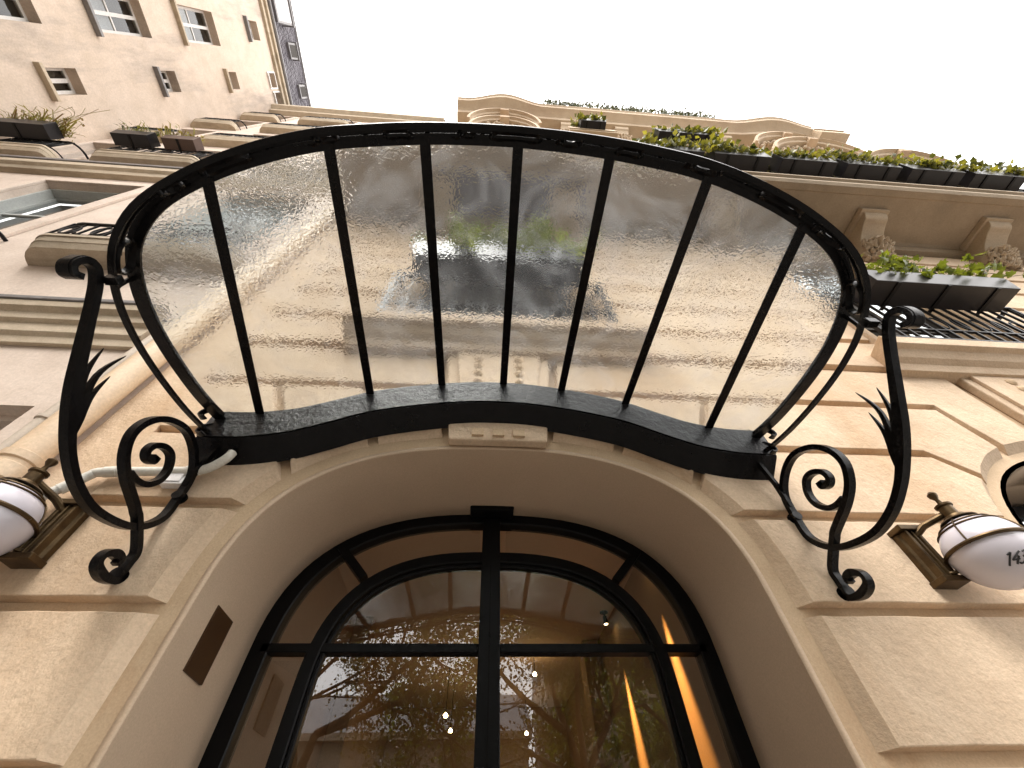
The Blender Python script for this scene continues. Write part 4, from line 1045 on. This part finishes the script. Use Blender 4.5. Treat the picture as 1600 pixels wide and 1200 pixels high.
# ================================================================== LANTERNS
def lantern(gx, gz, px, dz, label, number):
    t = thing('wall_lantern', label, 'lamp', (px, -.05, gz), 'opal globe lanterns flanking the doorway')
    z0, z1 = 2.44+dz, 2.76+dz
    m_ = MB(); pr = [(-.065, 0), (-.065, .022), (-.052, .030), (-.045, .052), (-.026, .052), (-.022, .044), (-.008, .044), (-.004, .052), (.004, .052), (.008, .044), (.022, .044), (.026, .052), (.045, .052), (.052, .030), (.065, .022), (.065, 0)]
    n = len(pr); m_.add([(px+a*.92, -.046-b*1.7, z0+.03) for a, b in pr]+[(px+a*.92, -.046-b*1.7, z1-.03) for a, b in pr], [(i, (i+1) % n, (i+1) % n+n, i+n) for i in range(n)]+[tuple(range(n-1, -1, -1)), tuple(range(n, 2*n))])
    for za, zb, g in ((z0, z0+.03, .012), (z1-.03, z1, .012)): m_.box(px-.07-g*0, px+.07, -.046-.102, -.046, za, zb)
    mk('backplate', m_, 'brass', t, bevel=.004)
    m_ = MB(); zc = gz+.235; gy = -.27
    m_.tube([(px, -.09, z1-.07), (px+(gx-px)*.4, -.16, z1-.02), (gx, gy+.02, zc)], [.020, .018, .017], 10)
    m_.tube(spline([(px, -.10, z0+.06), (px+(gx-px)*.25, -.15, z0+.05), (px+(gx-px)*.55, -.20, z0+.14), (gx-.02*(1 if gx > px else -1), gy+.03, zc-.03)], 6), .009, 8)
    mk('arm', m_, 'brass', t, smooth=True)
    m_ = MB(); m_.lathe([(.09, .168), (.085, .175), (.055, .185), (.05, .20), (.034, .205), (.034, .255), (.042, .262), (.042, .272), (.014, .280), (.010, .31), (.022, .33), (.024, .345), (.010, .36), (.0, .362)], (gx, gy, gz), 24)
    mk('cap', m_, 'brass', t, smooth=True, angle=40)
    R_ = .178; c = MB(); rows = 20
    prof_ = [(max(.002, R_*math.sin(math.pi*k/rows)), -R_*1.0*math.cos(math.pi*k/rows)) for k in range(rows+1)]
    c.lathe(prof_, (gx, gy, gz), 40); mk('globe', c, 'opal', t, smooth=True, angle=80)
    # metal ring round the middle and two tilted hoops from the cap
    m_ = MB(); 
    P = [(gx+(R_+.004)*math.cos(a), gy+(R_+.004)*math.sin(a), gz+.01) for a in [2*math.pi*k/48 for k in range(49)]]
    m_.tube(P, .010, 8, False)
    P = [(gx+(.142)*math.cos(a), gy+(.142)*math.sin(a), gz+.112) for a in [2*math.pi*k/48 for k in range(49)]]; m_.tube(P, .0045, 6, False)
    P = [(gx+(.120)*math.cos(a), gy+(.120)*math.sin(a), gz+.135) for a in [2*math.pi*k/48 for k in range(49)]]; m_.tube(P, .0045, 6, False)
    for a in (0, math.pi/2, math.pi, 1.5*math.pi):
        P = [(gx+(R_+.003)*math.sin(b)*math.cos(a+.4), gy+(R_+.003)*math.sin(b)*math.sin(a+.4), gz+(R_+.003)*math.cos(b)) for b in [.35+k*(math.pi/2-.35)/10 for k in range(11)]]
        m_.tube(P, .0045, 6)
    mk('globe_cage', m_, 'brass', t, smooth=True)
    f_ = MB(); f_.lathe([(.012, -.004), (.014, .0), (.0, .003)], (gx, gy, gz-R_-.003), 12); mk('drain_cap', f_, 'brass', t)
    if number:
        # digits painted on the globe, facing the street and the door
        SEG = {'1': [[(-.012, .030), (.008, .042), (.0, -.038)]], '4': [[(.012, .040), (-.024, -.008), (.024, -.008)], [(.014, .012), (.008, -.040)]], '3': [[(-.016, .034), (.006, .042), (.016, .028), (.004, .006), (-.006, .004)], [(.004, .006), (.018, -.012), (.008, -.036), (-.014, -.040), (-.020, -.030)]]}
        g_ = MB(); phi0 = number; lat0 = -.62; KS = .64
        for ci, ch in enumerate('143'):   # painted slanting, as on the real globe
            for st_ in SEG[ch]:
                S = spline(st_, 5) if ch == '3' else [q for a, b in zip(st_[:-1], st_[1:]) for q in [tuple(x+(y-x)*k/4 for x, y in zip(a, b)) for k in range(5)]]
                P = []
                for (sx_, sz_) in S:
                    ph = phi0+KS*((ci-1)*.048+sx_+.7*sz_)/(R_*.9); la = lat0+KS*sz_/R_
                    P.append((gx+(R_+.0006)*math.cos(la)*math.sin(ph), gy-(R_+.0006)*math.cos(la)*math.cos(ph), gz+(R_+.0006)*math.sin(la)))
                g_.tube(P, .0038, 5)
        mk('house_number', g_, 'ink', t)
    return t
lantern(2.585, 2.53, 2.43, 0.0, 'opal globe lantern with house number 143 on fluted bronze backplate, right of doorway', -.58)
lantern(-2.235, 2.60, -2.10, .05, 'opal globe lantern cut by the left edge of the photograph, beside the drainpipe', None)

# ================================================================== PIPES
t = thing('downpipe', 'thick cream drainpipe with collars on the party wall left of the canopy', 'pipe', (-2.58, -.12, 0))
m_ = MB(); m_.tube([(-2.57, -.135, 0), (-2.57, -.135, 24.2)], .088, 20); mk('pipe', m_, 'cream_pipe', t, smooth=True)
for z in (1.1, 2.90, 3.02, 5.4, 8.0, 11, 14, 17, 20):
    m_ = MB(); m_.lathe([(.09, 0), (.099, .006), (.099, .05 if z != 2.90 else .09), (.09, .056 if z != 2.90 else .096)], (-2.57, -.135, z), 20); mk('collar', m_, 'cream_pipe', t, smooth=True)
t = thing('downpipe', 'slim grey drainpipe running just left of the thick cream one', 'pipe', (-2.80, -.09, 0))
m_ = MB(); m_.tube([(-2.80, -.075, 0), (-2.80, -.075, 24.2)], .048, 16); mk('pipe', m_, 'grey_pipe', t, smooth=True)
for z in (3.42, 6.4, 9.4, 12.4):
    m_ = MB(); m_.lathe([(.05, 0), (.058, .004), (.058, .03), (.05, .034)], (-2.80, -.075, z), 16); mk('collar', m_, 'grey_pipe', t, smooth=True)
t = thing('condensate_pipe', 'thin white plastic pipe bending from the gutter end toward the thick drainpipe', 'pipe', (-1.9, -.08, 3.0))
P = [(-1.50, -.13, 3.165), (-1.51, -.13, 3.12), (-1.56, -.115, 3.075), (-1.62, -.10, 3.055), (-1.72, -.095, 3.045), (-2.13, -.095, 3.025), (-2.19, -.095, 3.0), (-2.22, -.10, 2.95), (-2.30, -.12, 2.82), (-2.42, -.13, 2.66)]
m_ = MB(); m_.tube(spline(P, 4), .026, 12); mk('pipe', m_, 'pvc', t, smooth=True)
for a, b in (((-1.63, -.10, 3.054), (-1.70, -.096, 3.047)), ((-2.06, -.095, 3.029), (-2.13, -.095, 3.025)), ((-2.225, -.101, 2.94), (-2.255, -.108, 2.89))): m_ = MB(); m_.tube([a, b], .031, 12); mk('sleeve', m_, 'pvc', t, smooth=True)
m_ = MB(); m_.box(-1.80, -1.68, -.10, -.047, 2.955, 3.035); m_.box(-1.785, -1.695, -.106, -.1005, 2.968, 3.022)
o = mk('junction_box', m_, 'white_box', bevel=.006); tag(o, 'small white electrical box under the white pipe, behind the left scroll', 'junction box')

# ================================================================== LEFT NEIGHBOUR
apt = thing('apartment_building', 'pinkish plastered apartment house left of the drainpipes, with moulded ledges and balconets', 'building', (-6.5, 0, 0))
LC = [(-9.65, .55), (-7.12, .83), (-4.05, .83)]
LF = [(1.5, 3.65), (6.25, 9.45), (11.0, 13.4), (14.6, 16.9), (18.0, 20.2), (21.2, 23.0)]
holes = []; wins = []
for ci, (cx, hw) in enumerate(LC):
    for fi, (z0, z1) in enumerate(LF):
        h = hw if fi else .62
        if fi == 0 and ci == 2: cx2 = -3.72
        else: cx2 = cx
        holes.append(rect(cx2-h, cx2+h, z0, z1)); wins.append((cx2, h, z0, z1, fi, ci))
plate('wall', rect(-10.5, -2.93, 0, 24.2), holes, 0, .35, 'pink_plaster', apt)
m_ = MB(); m_.box(-2.93, -2.505, -.02, .3, 0, 24.2); mk('party_wall_strip', m_, 'pink_plaster', apt)
for (cx, h, z0, z1, fi, ci) in wins:
    m_ = MB(); y = .24
    m_.box(cx-h, cx-h+.09, y, y+.07, z0, z1); m_.box(cx+h-.09, cx+h, y, y+.07, z0, z1); m_.box(cx-h+.09, cx+h-.09, y+.002, y+.068, z1-.10, z1); m_.box(cx-h+.09, cx+h-.09, y+.002, y+.068, z0, z0+.1)
    m_.box(cx-.05, cx+.05, y-.005, y+.065, z0+.1, z1-.1); m_.box(cx-h+.09, cx-.05, y+.01, y+.055, z0+(z1-z0)*.66, z0+(z1-z0)*.66+.05); m_.box(cx+.05, cx+h-.09, y+.01, y+.055, z0+(z1-z0)*.66, z0+(z1-z0)*.66+.05)
    f = mk('window', m_, 'white_frame' if fi > 1 else 'grey_frame', apt)
    g = MB(); g.box(cx-h+.02, cx+h-.02, y+.03, y+.035, z0+.02, z1-.02); mk('pane', g, 'win_glass', f)
    g = MB(); g.box(cx-h, cx+h, y+.14, y+.15, z0, z1); mk('curtain', g, 'curtain' if (fi+ci) % 2 else 'dark_room', f)
    # stepped lining of the reveal
    g = MB(); g.box(cx-h+.0015, cx-h+.05, .10, y-.002, z0+.002, z1-.002); g.box(cx+h-.05, cx+h-.0015, .10, y-.002, z0+.002, z1-.002); g.box(cx-h+.052, cx+h-.052, .10, y-.002, z1-.055, z1-.002); mk('window_lining', g, 'grey_frame' if fi == 1 else 'pink_plaster', f)
    if fi > 0:
        s = MB(); o_w = .20 if fi == 1 else .12
        s.box(cx-h-o_w, cx-h-.004, -.045, -.001, z0, z1+o_w); s.box(cx+h+.004, cx+h+o_w, -.045, -.001, z0, z1+o_w); s.box(cx-h-.003, cx+h+.003, -.045, -.001, z1+.004, z1+o_w)
        mk('window_surround', s, 'pink_plaster', apt, bevel=.008)
def ledge_run(x0, x1, prof, mat, nm, parent, bevel=.004):
    m_ = MB(); n = len(prof); m_.add([(x0, y, z) for y, z in prof]+[(x1, y, z) for y, z in prof], [(i, (i+1) % n, (i+1) % n+n, i+n) for i in range(n)]+[tuple(range(n-1, -1, -1)), tuple(range(n, 2*n))]); return mk(nm, m_, mat, parent, bevel=bevel)
ledge_run(-10.5, -2.93, [(-.001, 4.36), (-.04, 4.36), (-.05, 4.44), (-.085, 4.47), (-.09, 4.58), (-.13, 4.60), (-.14, 4.68), (-.19, 4.71), (-.20, 4.785), (-.001, 4.785)], 'ledge', 'string_course', apt)
ledge_run(-10.5, -2.93, [(-.001, 4.79), (-.215, 4.79), (-.22, 4.83), (-.001, 4.86)], 'zinc', 'flashing', apt)
ledge_run(-10.5, -2.93, [(-.001, 9.95), (-.10, 9.97), (-.12, 10.1), (-.18, 10.14), (-.19, 10.30), (-.001, 10.32)], 'ledge', 'string_course', apt)
ledge_run(-10.5, -2.93, [(-.001, 10.33), (-.21, 10.33), (-.22, 10.39), (-.001, 10.42)], 'zinc', 'flashing', apt)
ledge_run(-10.5, -2.6, [(-.001, 23.7), (-.2, 23.75), (-.22, 24.0), (-.38, 24.1), (-.4, 24.35), (-.001, 24.4)], 'ledge', 'roof_cornice', apt)
m_ = MB(); m_.add([(-10.5, -.30, 24.4), (-2.55, -.30, 24.4), (-2.55, 2.6, 28.6), (-10.5, 2.6, 28.6), (-10.5, 6, 24.4), (-2.55, 6, 24.4), (-10.5, 6, 28.6), (-2.55, 6, 28.6)], [(0, 1, 2, 3), (0, 4, 5, 1), (3, 2, 7, 6), (0, 3, 6, 4), (1, 5, 7, 2), (4, 6, 7, 5)]); mk('roof', m_, 'zinc', apt)
# rounded stone shelves with curved railings
def shelf(cx, hw, z, d, lab, rail_h=.5, mat='ledge'):
    prof_ = []
    m_ = MB(); n = 20
    out_ = [(cx-hw, 0)]+[(cx-hw+.22-.22*math.cos(a), -(d-.0)*math.sin(a)) for a in [math.pi/2*k/6 for k in range(7)]]+[(cx+hw-.22+.22*math.sin(a), -d*math.cos(a)) for a in [math.pi/2*k/6 for k in range(7)]]+[(cx+hw, 0)]
    N_ = len(out_)
    for (s0, za, s1, zb) in ((.72, z-.22, .86, z-.14), (.88, z-.14, .95, z-.06), (1.0, z-.058, 1.0, z)):
        m_.add([(cx+(x-cx)*(1-.04*(1-s0)), y*s0-.001, za) for x, y in out_]+[(cx+(x-cx)*(1-.04*(1-s1)), y*s1-.001, zb) for x, y in out_], [tuple(range(N_-1, -1, -1)), tuple(range(N_, 2*N_))]+[(i, (i+1) % N_, (i+1) % N_+N_, i+N_) for i in range(N_)])
    mk('balconet_shelf', m_, mat, apt, bevel=.004)
    t = thing('balcony_railing', lab, 'railing', (cx, -d*.6, z), 'curved iron railings on the apartment house')
    P0 = [(x, y*.9, z+rail_h) for x, y in out_[1:-1]]
    m_ = MB(); m_.tube(P0, .022, 6); m_.tube([(x, y, z+.06) for x, y, _ in P0], .014, 5); mk('rail', m_, 'iron_far', t, smooth=True)
    nb = 15; me = bar_mesh(.009, rail_h)
    for k in range(nb):
        i = int(k*(len(P0)-1)/(nb-1)); 
        if 6 < 0: pass
        x = cx-hw+.12+(2*hw-.24)*k/(nb-1); inst('bar', me, (x, -d*.88, z), t)
    # belly scroll
    m_ = MB()
    for k in range(6):
        xx = cx-hw+.25+k*(2*hw-.5)/5; m_.tube([(xx+.08*math.cos(a), -d*.9, z+rail_h*.5+rail_h*.28*math.sin(a)) for a in [q*math.pi/6 for q in range(13)]], .012, 5, False)
    stuff(mk('scrollwork', m_, 'iron_far', t))
shelf(-4.05, 1.12, 6.15, .30, 'curved iron railing on the rounded shelf just left of the canopy rim', .45)
shelf(-7.12, 1.12, 6.15, .30, 'curved iron railing at the left edge below the tall pale window', .45)
shelf(-7.12, 1.1, 10.95, .34, 'railing carrying the small planters above the upper ledge', .62)
shelf(-9.65, .75, 10.95, .34, 'railing carrying the grassy planter at the far left corner', .62)
shelf(-4.05, 1.1, 10.95, .34, 'upper railing of the apartment house hidden partly by the canopy rim', .62)
for ci, (cx, hw) in enumerate(LC):
    for zi, z in enumerate((14.5, 17.9, 21.1)):
        shelf(cx, hw+.2, z, .26, 'iron railing high on the apartment house, '+('column by the wing corner' if ci == 0 else 'middle window column' if ci == 1 else 'column by the drainpipe')+', '+('third floor' if zi == 0 else 'fourth floor' if zi == 1 else 'top floor'), .5)
def dryplant(x0, x1, y0, y1, z0, h, cnt, mat, lab, rng, spikes=0):
    m_ = MB()
    for _ in range(cnt):
        x = rng.uniform(x0, x1); y = rng.uniform(y0, y1); d = Vector((rng.gauss(0, .4), rng.gauss(-.15, .4), rng.uniform(.3, 1))).normalized(); l = h*rng.uniform(.4, 1)
        b = Vector((x, y, z0)); s = d.cross(Vector((rng.gauss(0, 1), rng.gauss(0, 1), .1))).normalized()*.014; q = b+d*l; q2 = q+Vector((d.x*.3, d.y*.3, -.2))*l
        m_.add([b-s, b+s, q+s*.7, q-s*.7, q2], [(0, 1, 2, 3), (3, 2, 4)])
        if rng.random() < .4: add_leaf(m_, q, .07, rng)
    for _ in range(spikes):
        x = rng.uniform(x0, x1); m_.tube(spline([(x, y0, z0), (x+rng.uniform(-.3, .1), y0-.1, z0+h*1.6), (x+rng.uniform(-.7, .3), y0-.2, z0+h*3)], 4), .005, 3)
    plant('balcony_plant', lab, m_, mat)
rng = random.Random(21)
planter(-8.0, -7.22, -.62, -.36, 11.30, 11.56, 'dark blue-grey planter with a spiky green plant, left of the brown one', group='planters on the apartment railing', straps=1)
planter(-7.0, -6.3, -.60, -.36, 11.28, 11.52, 'brown planter with rusty dried plants beside the canopy rim', 'planter_brown', group='planters on the apartment railing', straps=1)
dryplant(-7.95, -7.3, -.58, -.4, 11.55, .35, 90, 'ivy_far', 'spiky green plant in the dark blue-grey planter', rng)
dryplant(-7.15, -6.35, -.58, -.4, 11.5, .28, 160, 'dry', 'rusty brown dried plant in the brown planter', rng)
planter(-10.45, -9.25, -.66, -.36, 11.36, 11.66, 'dark planter with shaggy dry grass at the far left edge', group='planters on the apartment railing', straps=1)
dryplant(-10.3, -9.1, -.62, -.38, 11.64, .42, 240, 'dry', 'shaggy yellow-green grass with long stalks in the far left planter', rng, 9)

# ================================================================== WING AT LEFT
wing = thing('side_wing_building', 'tall plain plastered wing with small windows and slate mansard roof, upper left', 'building', (-11, -6, 0))
WX = -10.5
WW = [(-1.50, -.97, 13.30, 14.28), (-1.50, -.95, 17.17, 18.04), (-1.52, -.97, 20.98, 21.78), (-1.52, -.99, 24.45, 25.1), (-.80, -.12, 24.6, 25.3), (-3.10, -2.27, 15.5, 17.55), (-3.22, -2.28, 19.1, 21.25), (-3.25, -2.63, 23.6, 24.58), (-3.10, -2.29, 11.9, 13.95), (-5.6, -4.8, 11.9, 13.95), (-5.6, -4.8, 15.5, 17.5), (-5.6, -4.8, 19.1, 21.2)]
plateX('wall', rect(-14, 0, 0, 25.6), [rect(a, b, c, d) for a, b, c, d in WW], WX, WX-.4, 'wing_plaster', wing)
for i, (a, b, c, d) in enumerate(WW):
    x = WX-.27; small = (d-c) < 1.2; ym = (a+b)/2
    m_ = MB(); w_ = .07
    m_.box(x-.05, x, a, a+w_, c, d); m_.box(x-.05, x, b-w_, b, c, d); m_.box(x-.049, x-.001, a+w_, b-w_, c, c+w_); m_.box(x-.049, x-.001, a+w_, b-w_, d-w_, d)
    m_.box(x-.048, x+.01, ym-.045, ym+.045, c+w_, d-w_)
    if not small: m_.box(x-.045, x-.003, a+w_, ym-.045, c+(d-c)*.5, c+(d-c)*.5+.05); m_.box(x-.045, x-.003, ym+.045, b-w_, c+(d-c)*.5, c+(d-c)*.5+.05)
    f = mk('window', m_, 'white_frame', wing)
    g = MB(); g.box(x-.03, x-.025, a+.02, b-.02, c+.02, d-.02); mk('pane', g, 'win_glass', f)
    g = MB(); g.box(x-.12, x-.115, a, b, c+.0, c+(d-c)*.55); mk('curtain', g, 'curtain', f)
    g = MB(); g.box(x-.14, x-.135, a-.05, b+.05, c-.05, d+.05); mk('dark_backing', g, 'dark_room', f)
    if c < 24:
        g = MB(); g.box(WX-.2, WX+.14, a-.10, b+.10, c-.09, c-.002); mk('sill', g, 'zinc' if i % 2 else 'ledge', f, bevel=.01)
    else:
        g = MB(); g.box(WX+.001, WX+.03, a-.06, a-.002, c-.06, d+.06); g.box(WX+.001, WX+.03, b+.002, b+.06, c-.06, d+.06); g.box(WX+.001, WX+.029, a-.002, b+.002, d+.002, d+.06); g.box(WX+.001, WX+.08, a-.002, b+.002, c-.06, c-.002); mk('window_surround', g, 'white_frame', f)
m_ = MB(); m_.box(WX, WX+.12, -14, 0, 25.25, 25.45); m_.box(WX, WX+.22, -14, 0, 25.452, 25.62); mk('eaves_moulding', m_, 'ledge', wing, bevel=.01)
m_ = MB(); m_.tube([(WX+.26, -14, 25.70), (WX+.26, .02, 25.70)], .07, 10); mk('eaves_gutter', m_, 'zinc', wing, smooth=True)
# mansard: backing + slates
e0 = Vector((WX+.14, 0, 25.72)); e1 = Vector((WX-.72, 0, 30.4)); sl = (e1-e0)
m_ = MB(); m_.add([(e0.x, -14, e0.z), (e0.x, .15, e0.z), (e1.x, .15, e1.z), (e1.x, -14, e1.z), (e0.x-5, -14, e0.z), (e0.x-5, .15, e0.z), (e1.x-4, .15, e1.z), (e1.x-4, -14, e1.z)], [(0, 1, 2, 3), (4, 7, 6, 5), (0, 4, 5, 1), (3, 2, 6, 7), (0, 3, 7, 4), (1, 5, 6, 2)]); mk('mansard_roof', m_, 'slate', wing)
m_ = MB(); nn = Vector((sl.z, 0, -sl.x)).normalized(); rows = 17
for r in range(rows):
    for q in range(26):
        y = -6.3+q*.25+(r % 2)*.125; a = e0+sl*(r/rows); b = e0+sl*((r+1.12)/rows)
        if y+.24 > .15: continue
        o_l = .045+rnd.uniform(-.006, .01); o_h = .012
        m_.add([(a.x+nn.x*o_l, y, a.z+nn.z*o_l), (a.x+nn.x*o_l, y+.235, a.z+nn.z*o_l), (b.x+nn.x*o_h, y+.235, b.z+nn.z*o_h), (b.x+nn.x*o_h, y, b.z+nn.z*o_h), (a.x, y, a.z), (a.x, y+.235, a.z)], [(0, 1, 2, 3), (4, 5, 1, 0), (0, 3, 4), (1, 5, 2)])
stuff(mk('slates', m_, 'slate', wing))
for (ya, yb, fa) in ((-1.05, -.45, .50), (-2.75, -2.1, .40), (-4.6, -3.4, .15)):
    c = e0+sl*fa; g = MB(); g.box(c.x-.30, c.x+.16, ya, yb, c.z, c.z+(.85 if fa > .2 else 1.6)); g.box(c.x-.35, c.x+.22, ya-.06, yb+.06, c.z+(.852 if fa > .2 else 1.602), c.z+(.93 if fa > .2 else 1.7)); k = mk('dormer', g, 'zinc', wing, bevel=.01)
    g = MB(); g.box(c.x+.161, c.x+.17, ya+.08, yb-.08, c.z+.1, c.z+(.78 if fa > .2 else 1.5)); mk('dormer_window', g, 'dark_room' if fa > .2 else 'curtain', k)
m_ = MB(); m_.tube([(e1.x+.05, -14, e1.z+.02), (e1.x+.05, .15, e1.z+.02)], .08, 8); mk('ridge_roll', m_, 'zinc', wing)

# ================================================================== ACROSS THE STREET (seen reflected in the door)
hall = thing('stone_hall', 'old stone hall with slate roof and arched windows, reflected in the door', 'building', (-4, -28, 0))
m_ = MB(); m_.box(-13, 3.2, -36, -27, -.13, 7.6); mk('wall', m_, 'far_stone', hall)
m_ = MB(); m_.add([(-13.3, -26.6, 7.6), (3.5, -26.6, 7.6), (3.5, -31.5, 10.6), (-13.3, -31.5, 10.6), (-13.3, -36.5, 7.6), (3.5, -36.5, 7.6)], [(0, 1, 2, 3), (3, 2, 5, 4), (0, 3, 4), (1, 5, 2), (0, 4, 5, 1)]); mk('roof', m_, 'roofslate_far', hall)
m_ = MB(); m_.box(-13.2, 3.4, -26.9, -26.55, 7.25, 7.595); mk('eaves', m_, 'far_stone', hall)
for k in range(7):
    cx = -11.8+k*2.1; pts = rect(cx-.5, cx+.5, 3.6, 5.6)[:3]+[(cx+.5*math.cos(a), 5.6+.6*math.sin(a)) for a in [math.pi*q/8 for q in range(9)]]
    pts = [(cx-.5, 3.6), (cx+.5, 3.6)]+[(cx+.5*math.cos(a), 5.6+.6*math.sin(a)) for a in [math.pi*q/8 for q in range(9)]]
    m_ = MB(); m_.prism(pts, -26.99, -26.96); f = mk('arched_window', m_, 'dark_room', hall)
    P = [(x, -26.93, z) for x, z in pts[2:]]; m_ = MB(); m_.tube(P, .09, 6); mk('window_arch', m_, 'far_stone', f)
for (x0, x1, h, yy, lab) in ((4.5, 16, 11, -27, 'pale stone house across the street behind the leafy tree, seen only in reflection'), (-30, -14.5, 9, -28, 'low stone house across the street left of the hall')):
    b = thing('street_house', lab, 'building', ((x0+x1)/2, yy-4, 0)); m_ = MB(); m_.box(x0, x1, yy-8, yy, -.13, h); mk('wall', m_, 'far_stone', b)
    m_ = MB(); m_.add([(x0, yy+.3, h), (x1, yy+.3, h), (x1, yy-3, h+3), (x0, yy-3, h+3), (x0, yy-8, h), (x1, yy-8, h), (x0, yy-6, h+3), (x1, yy-6, h+3)], [(0, 1, 2, 3), (3, 2, 7, 6), (6, 7, 5, 4), (0, 3, 6, 4), (1, 5, 7, 2), (0, 4, 5, 1)]); mk('roof', m_, 'roofslate_far', b)
    for k in range(int((x1-x0)/2)):
        for zz in (1.2, 4.4, 7.4):
            if zz+2 < h: m_ = MB(); m_.box(x0+.6+k*2, x0+1.5+k*2, yy+.001, yy+.03, zz, zz+1.8); mk('window', m_, 'dark_room', b)
def tree(x, y, lab, seed, h, leaves, lsize, mat, spread=1.0, levels=5, bare=False):
    rng = random.Random(seed); t = thing('street_tree', lab, 'tree', (x, y, 0)); tips = []; m_ = MB()
    def grow(p, d, l, r, lv):
        n = 4; P = [p]; q = p; dd_ = d.copy()
        for k in range(n):
            dd_ = (dd_+Vector((rng.gauss(0, .13), rng.gauss(0, .13), rng.gauss(.03, .08)))).normalized(); q = q+dd_*(l/n); P.append(q)
        m_.tube(P, [r*(1-.45*k/n) for k in range(n+1)], 7 if lv < 2 else 4, False)
        if lv >= 2: tips.extend(P[1:])
        if lv >= levels: return
        for k in range(rng.choice((2, 3, 3)) if lv else 5):
            a = rng.uniform(0, 6.28); s = dd_.cross(Vector((math.cos(a), math.sin(a), .2))).normalized()
            nd = (dd_*rng.uniform(.5, .9)+s*rng.uniform(.5, 1.0)*spread).normalized(); st = P[rng.choice((2, 3, 4))] if lv else P[rng.choice((3, 4))]
            grow(st, nd, l*rng.uniform(.62, .82), r*.52, lv+1)
    grow(Vector((x, y, -.1)), Vector((0.03, 0, 1)), h*.42, h*.019, 0)
    mk('trunk', m_, 'bark', t, smooth=True, angle=80, fixn=False)
    lf = MB()
    for _ in range(leaves):
        c = rng.choice(tips); add_leaf(lf, c+Vector((rng.gauss(0, .28), rng.gauss(0, .28), rng.gauss(0, .25))), lsize*rng.uniform(.6, 1.3), rng, .3)
    stuff(mk('crown', lf, mat, t, fixn=False))
tree(-6.0, -14.5, 'street tree with sparse late leaves and bare winding branches, left side of the door reflection', 4, 12.5, 32000, .11, 'tree_leaf_sparse', 1.1, 6)
tree(-9.0, -16.0, 'second sparse street tree, farther left across the street', 8, 12.5, 24000, .11, 'tree_leaf_sparse', 1.1, 5)
tree(3.6, -14.5, 'dense dark leafed street tree filling the right side of the door reflection', 15, 12.5, 52000, .17, 'tree_leaf', 1.1, 6)
tree(8.5, -17.0, 'broad leafy street tree across the street, right of the dense one', 23, 12, 30000, .18, 'tree_leaf', 1.1, 5)
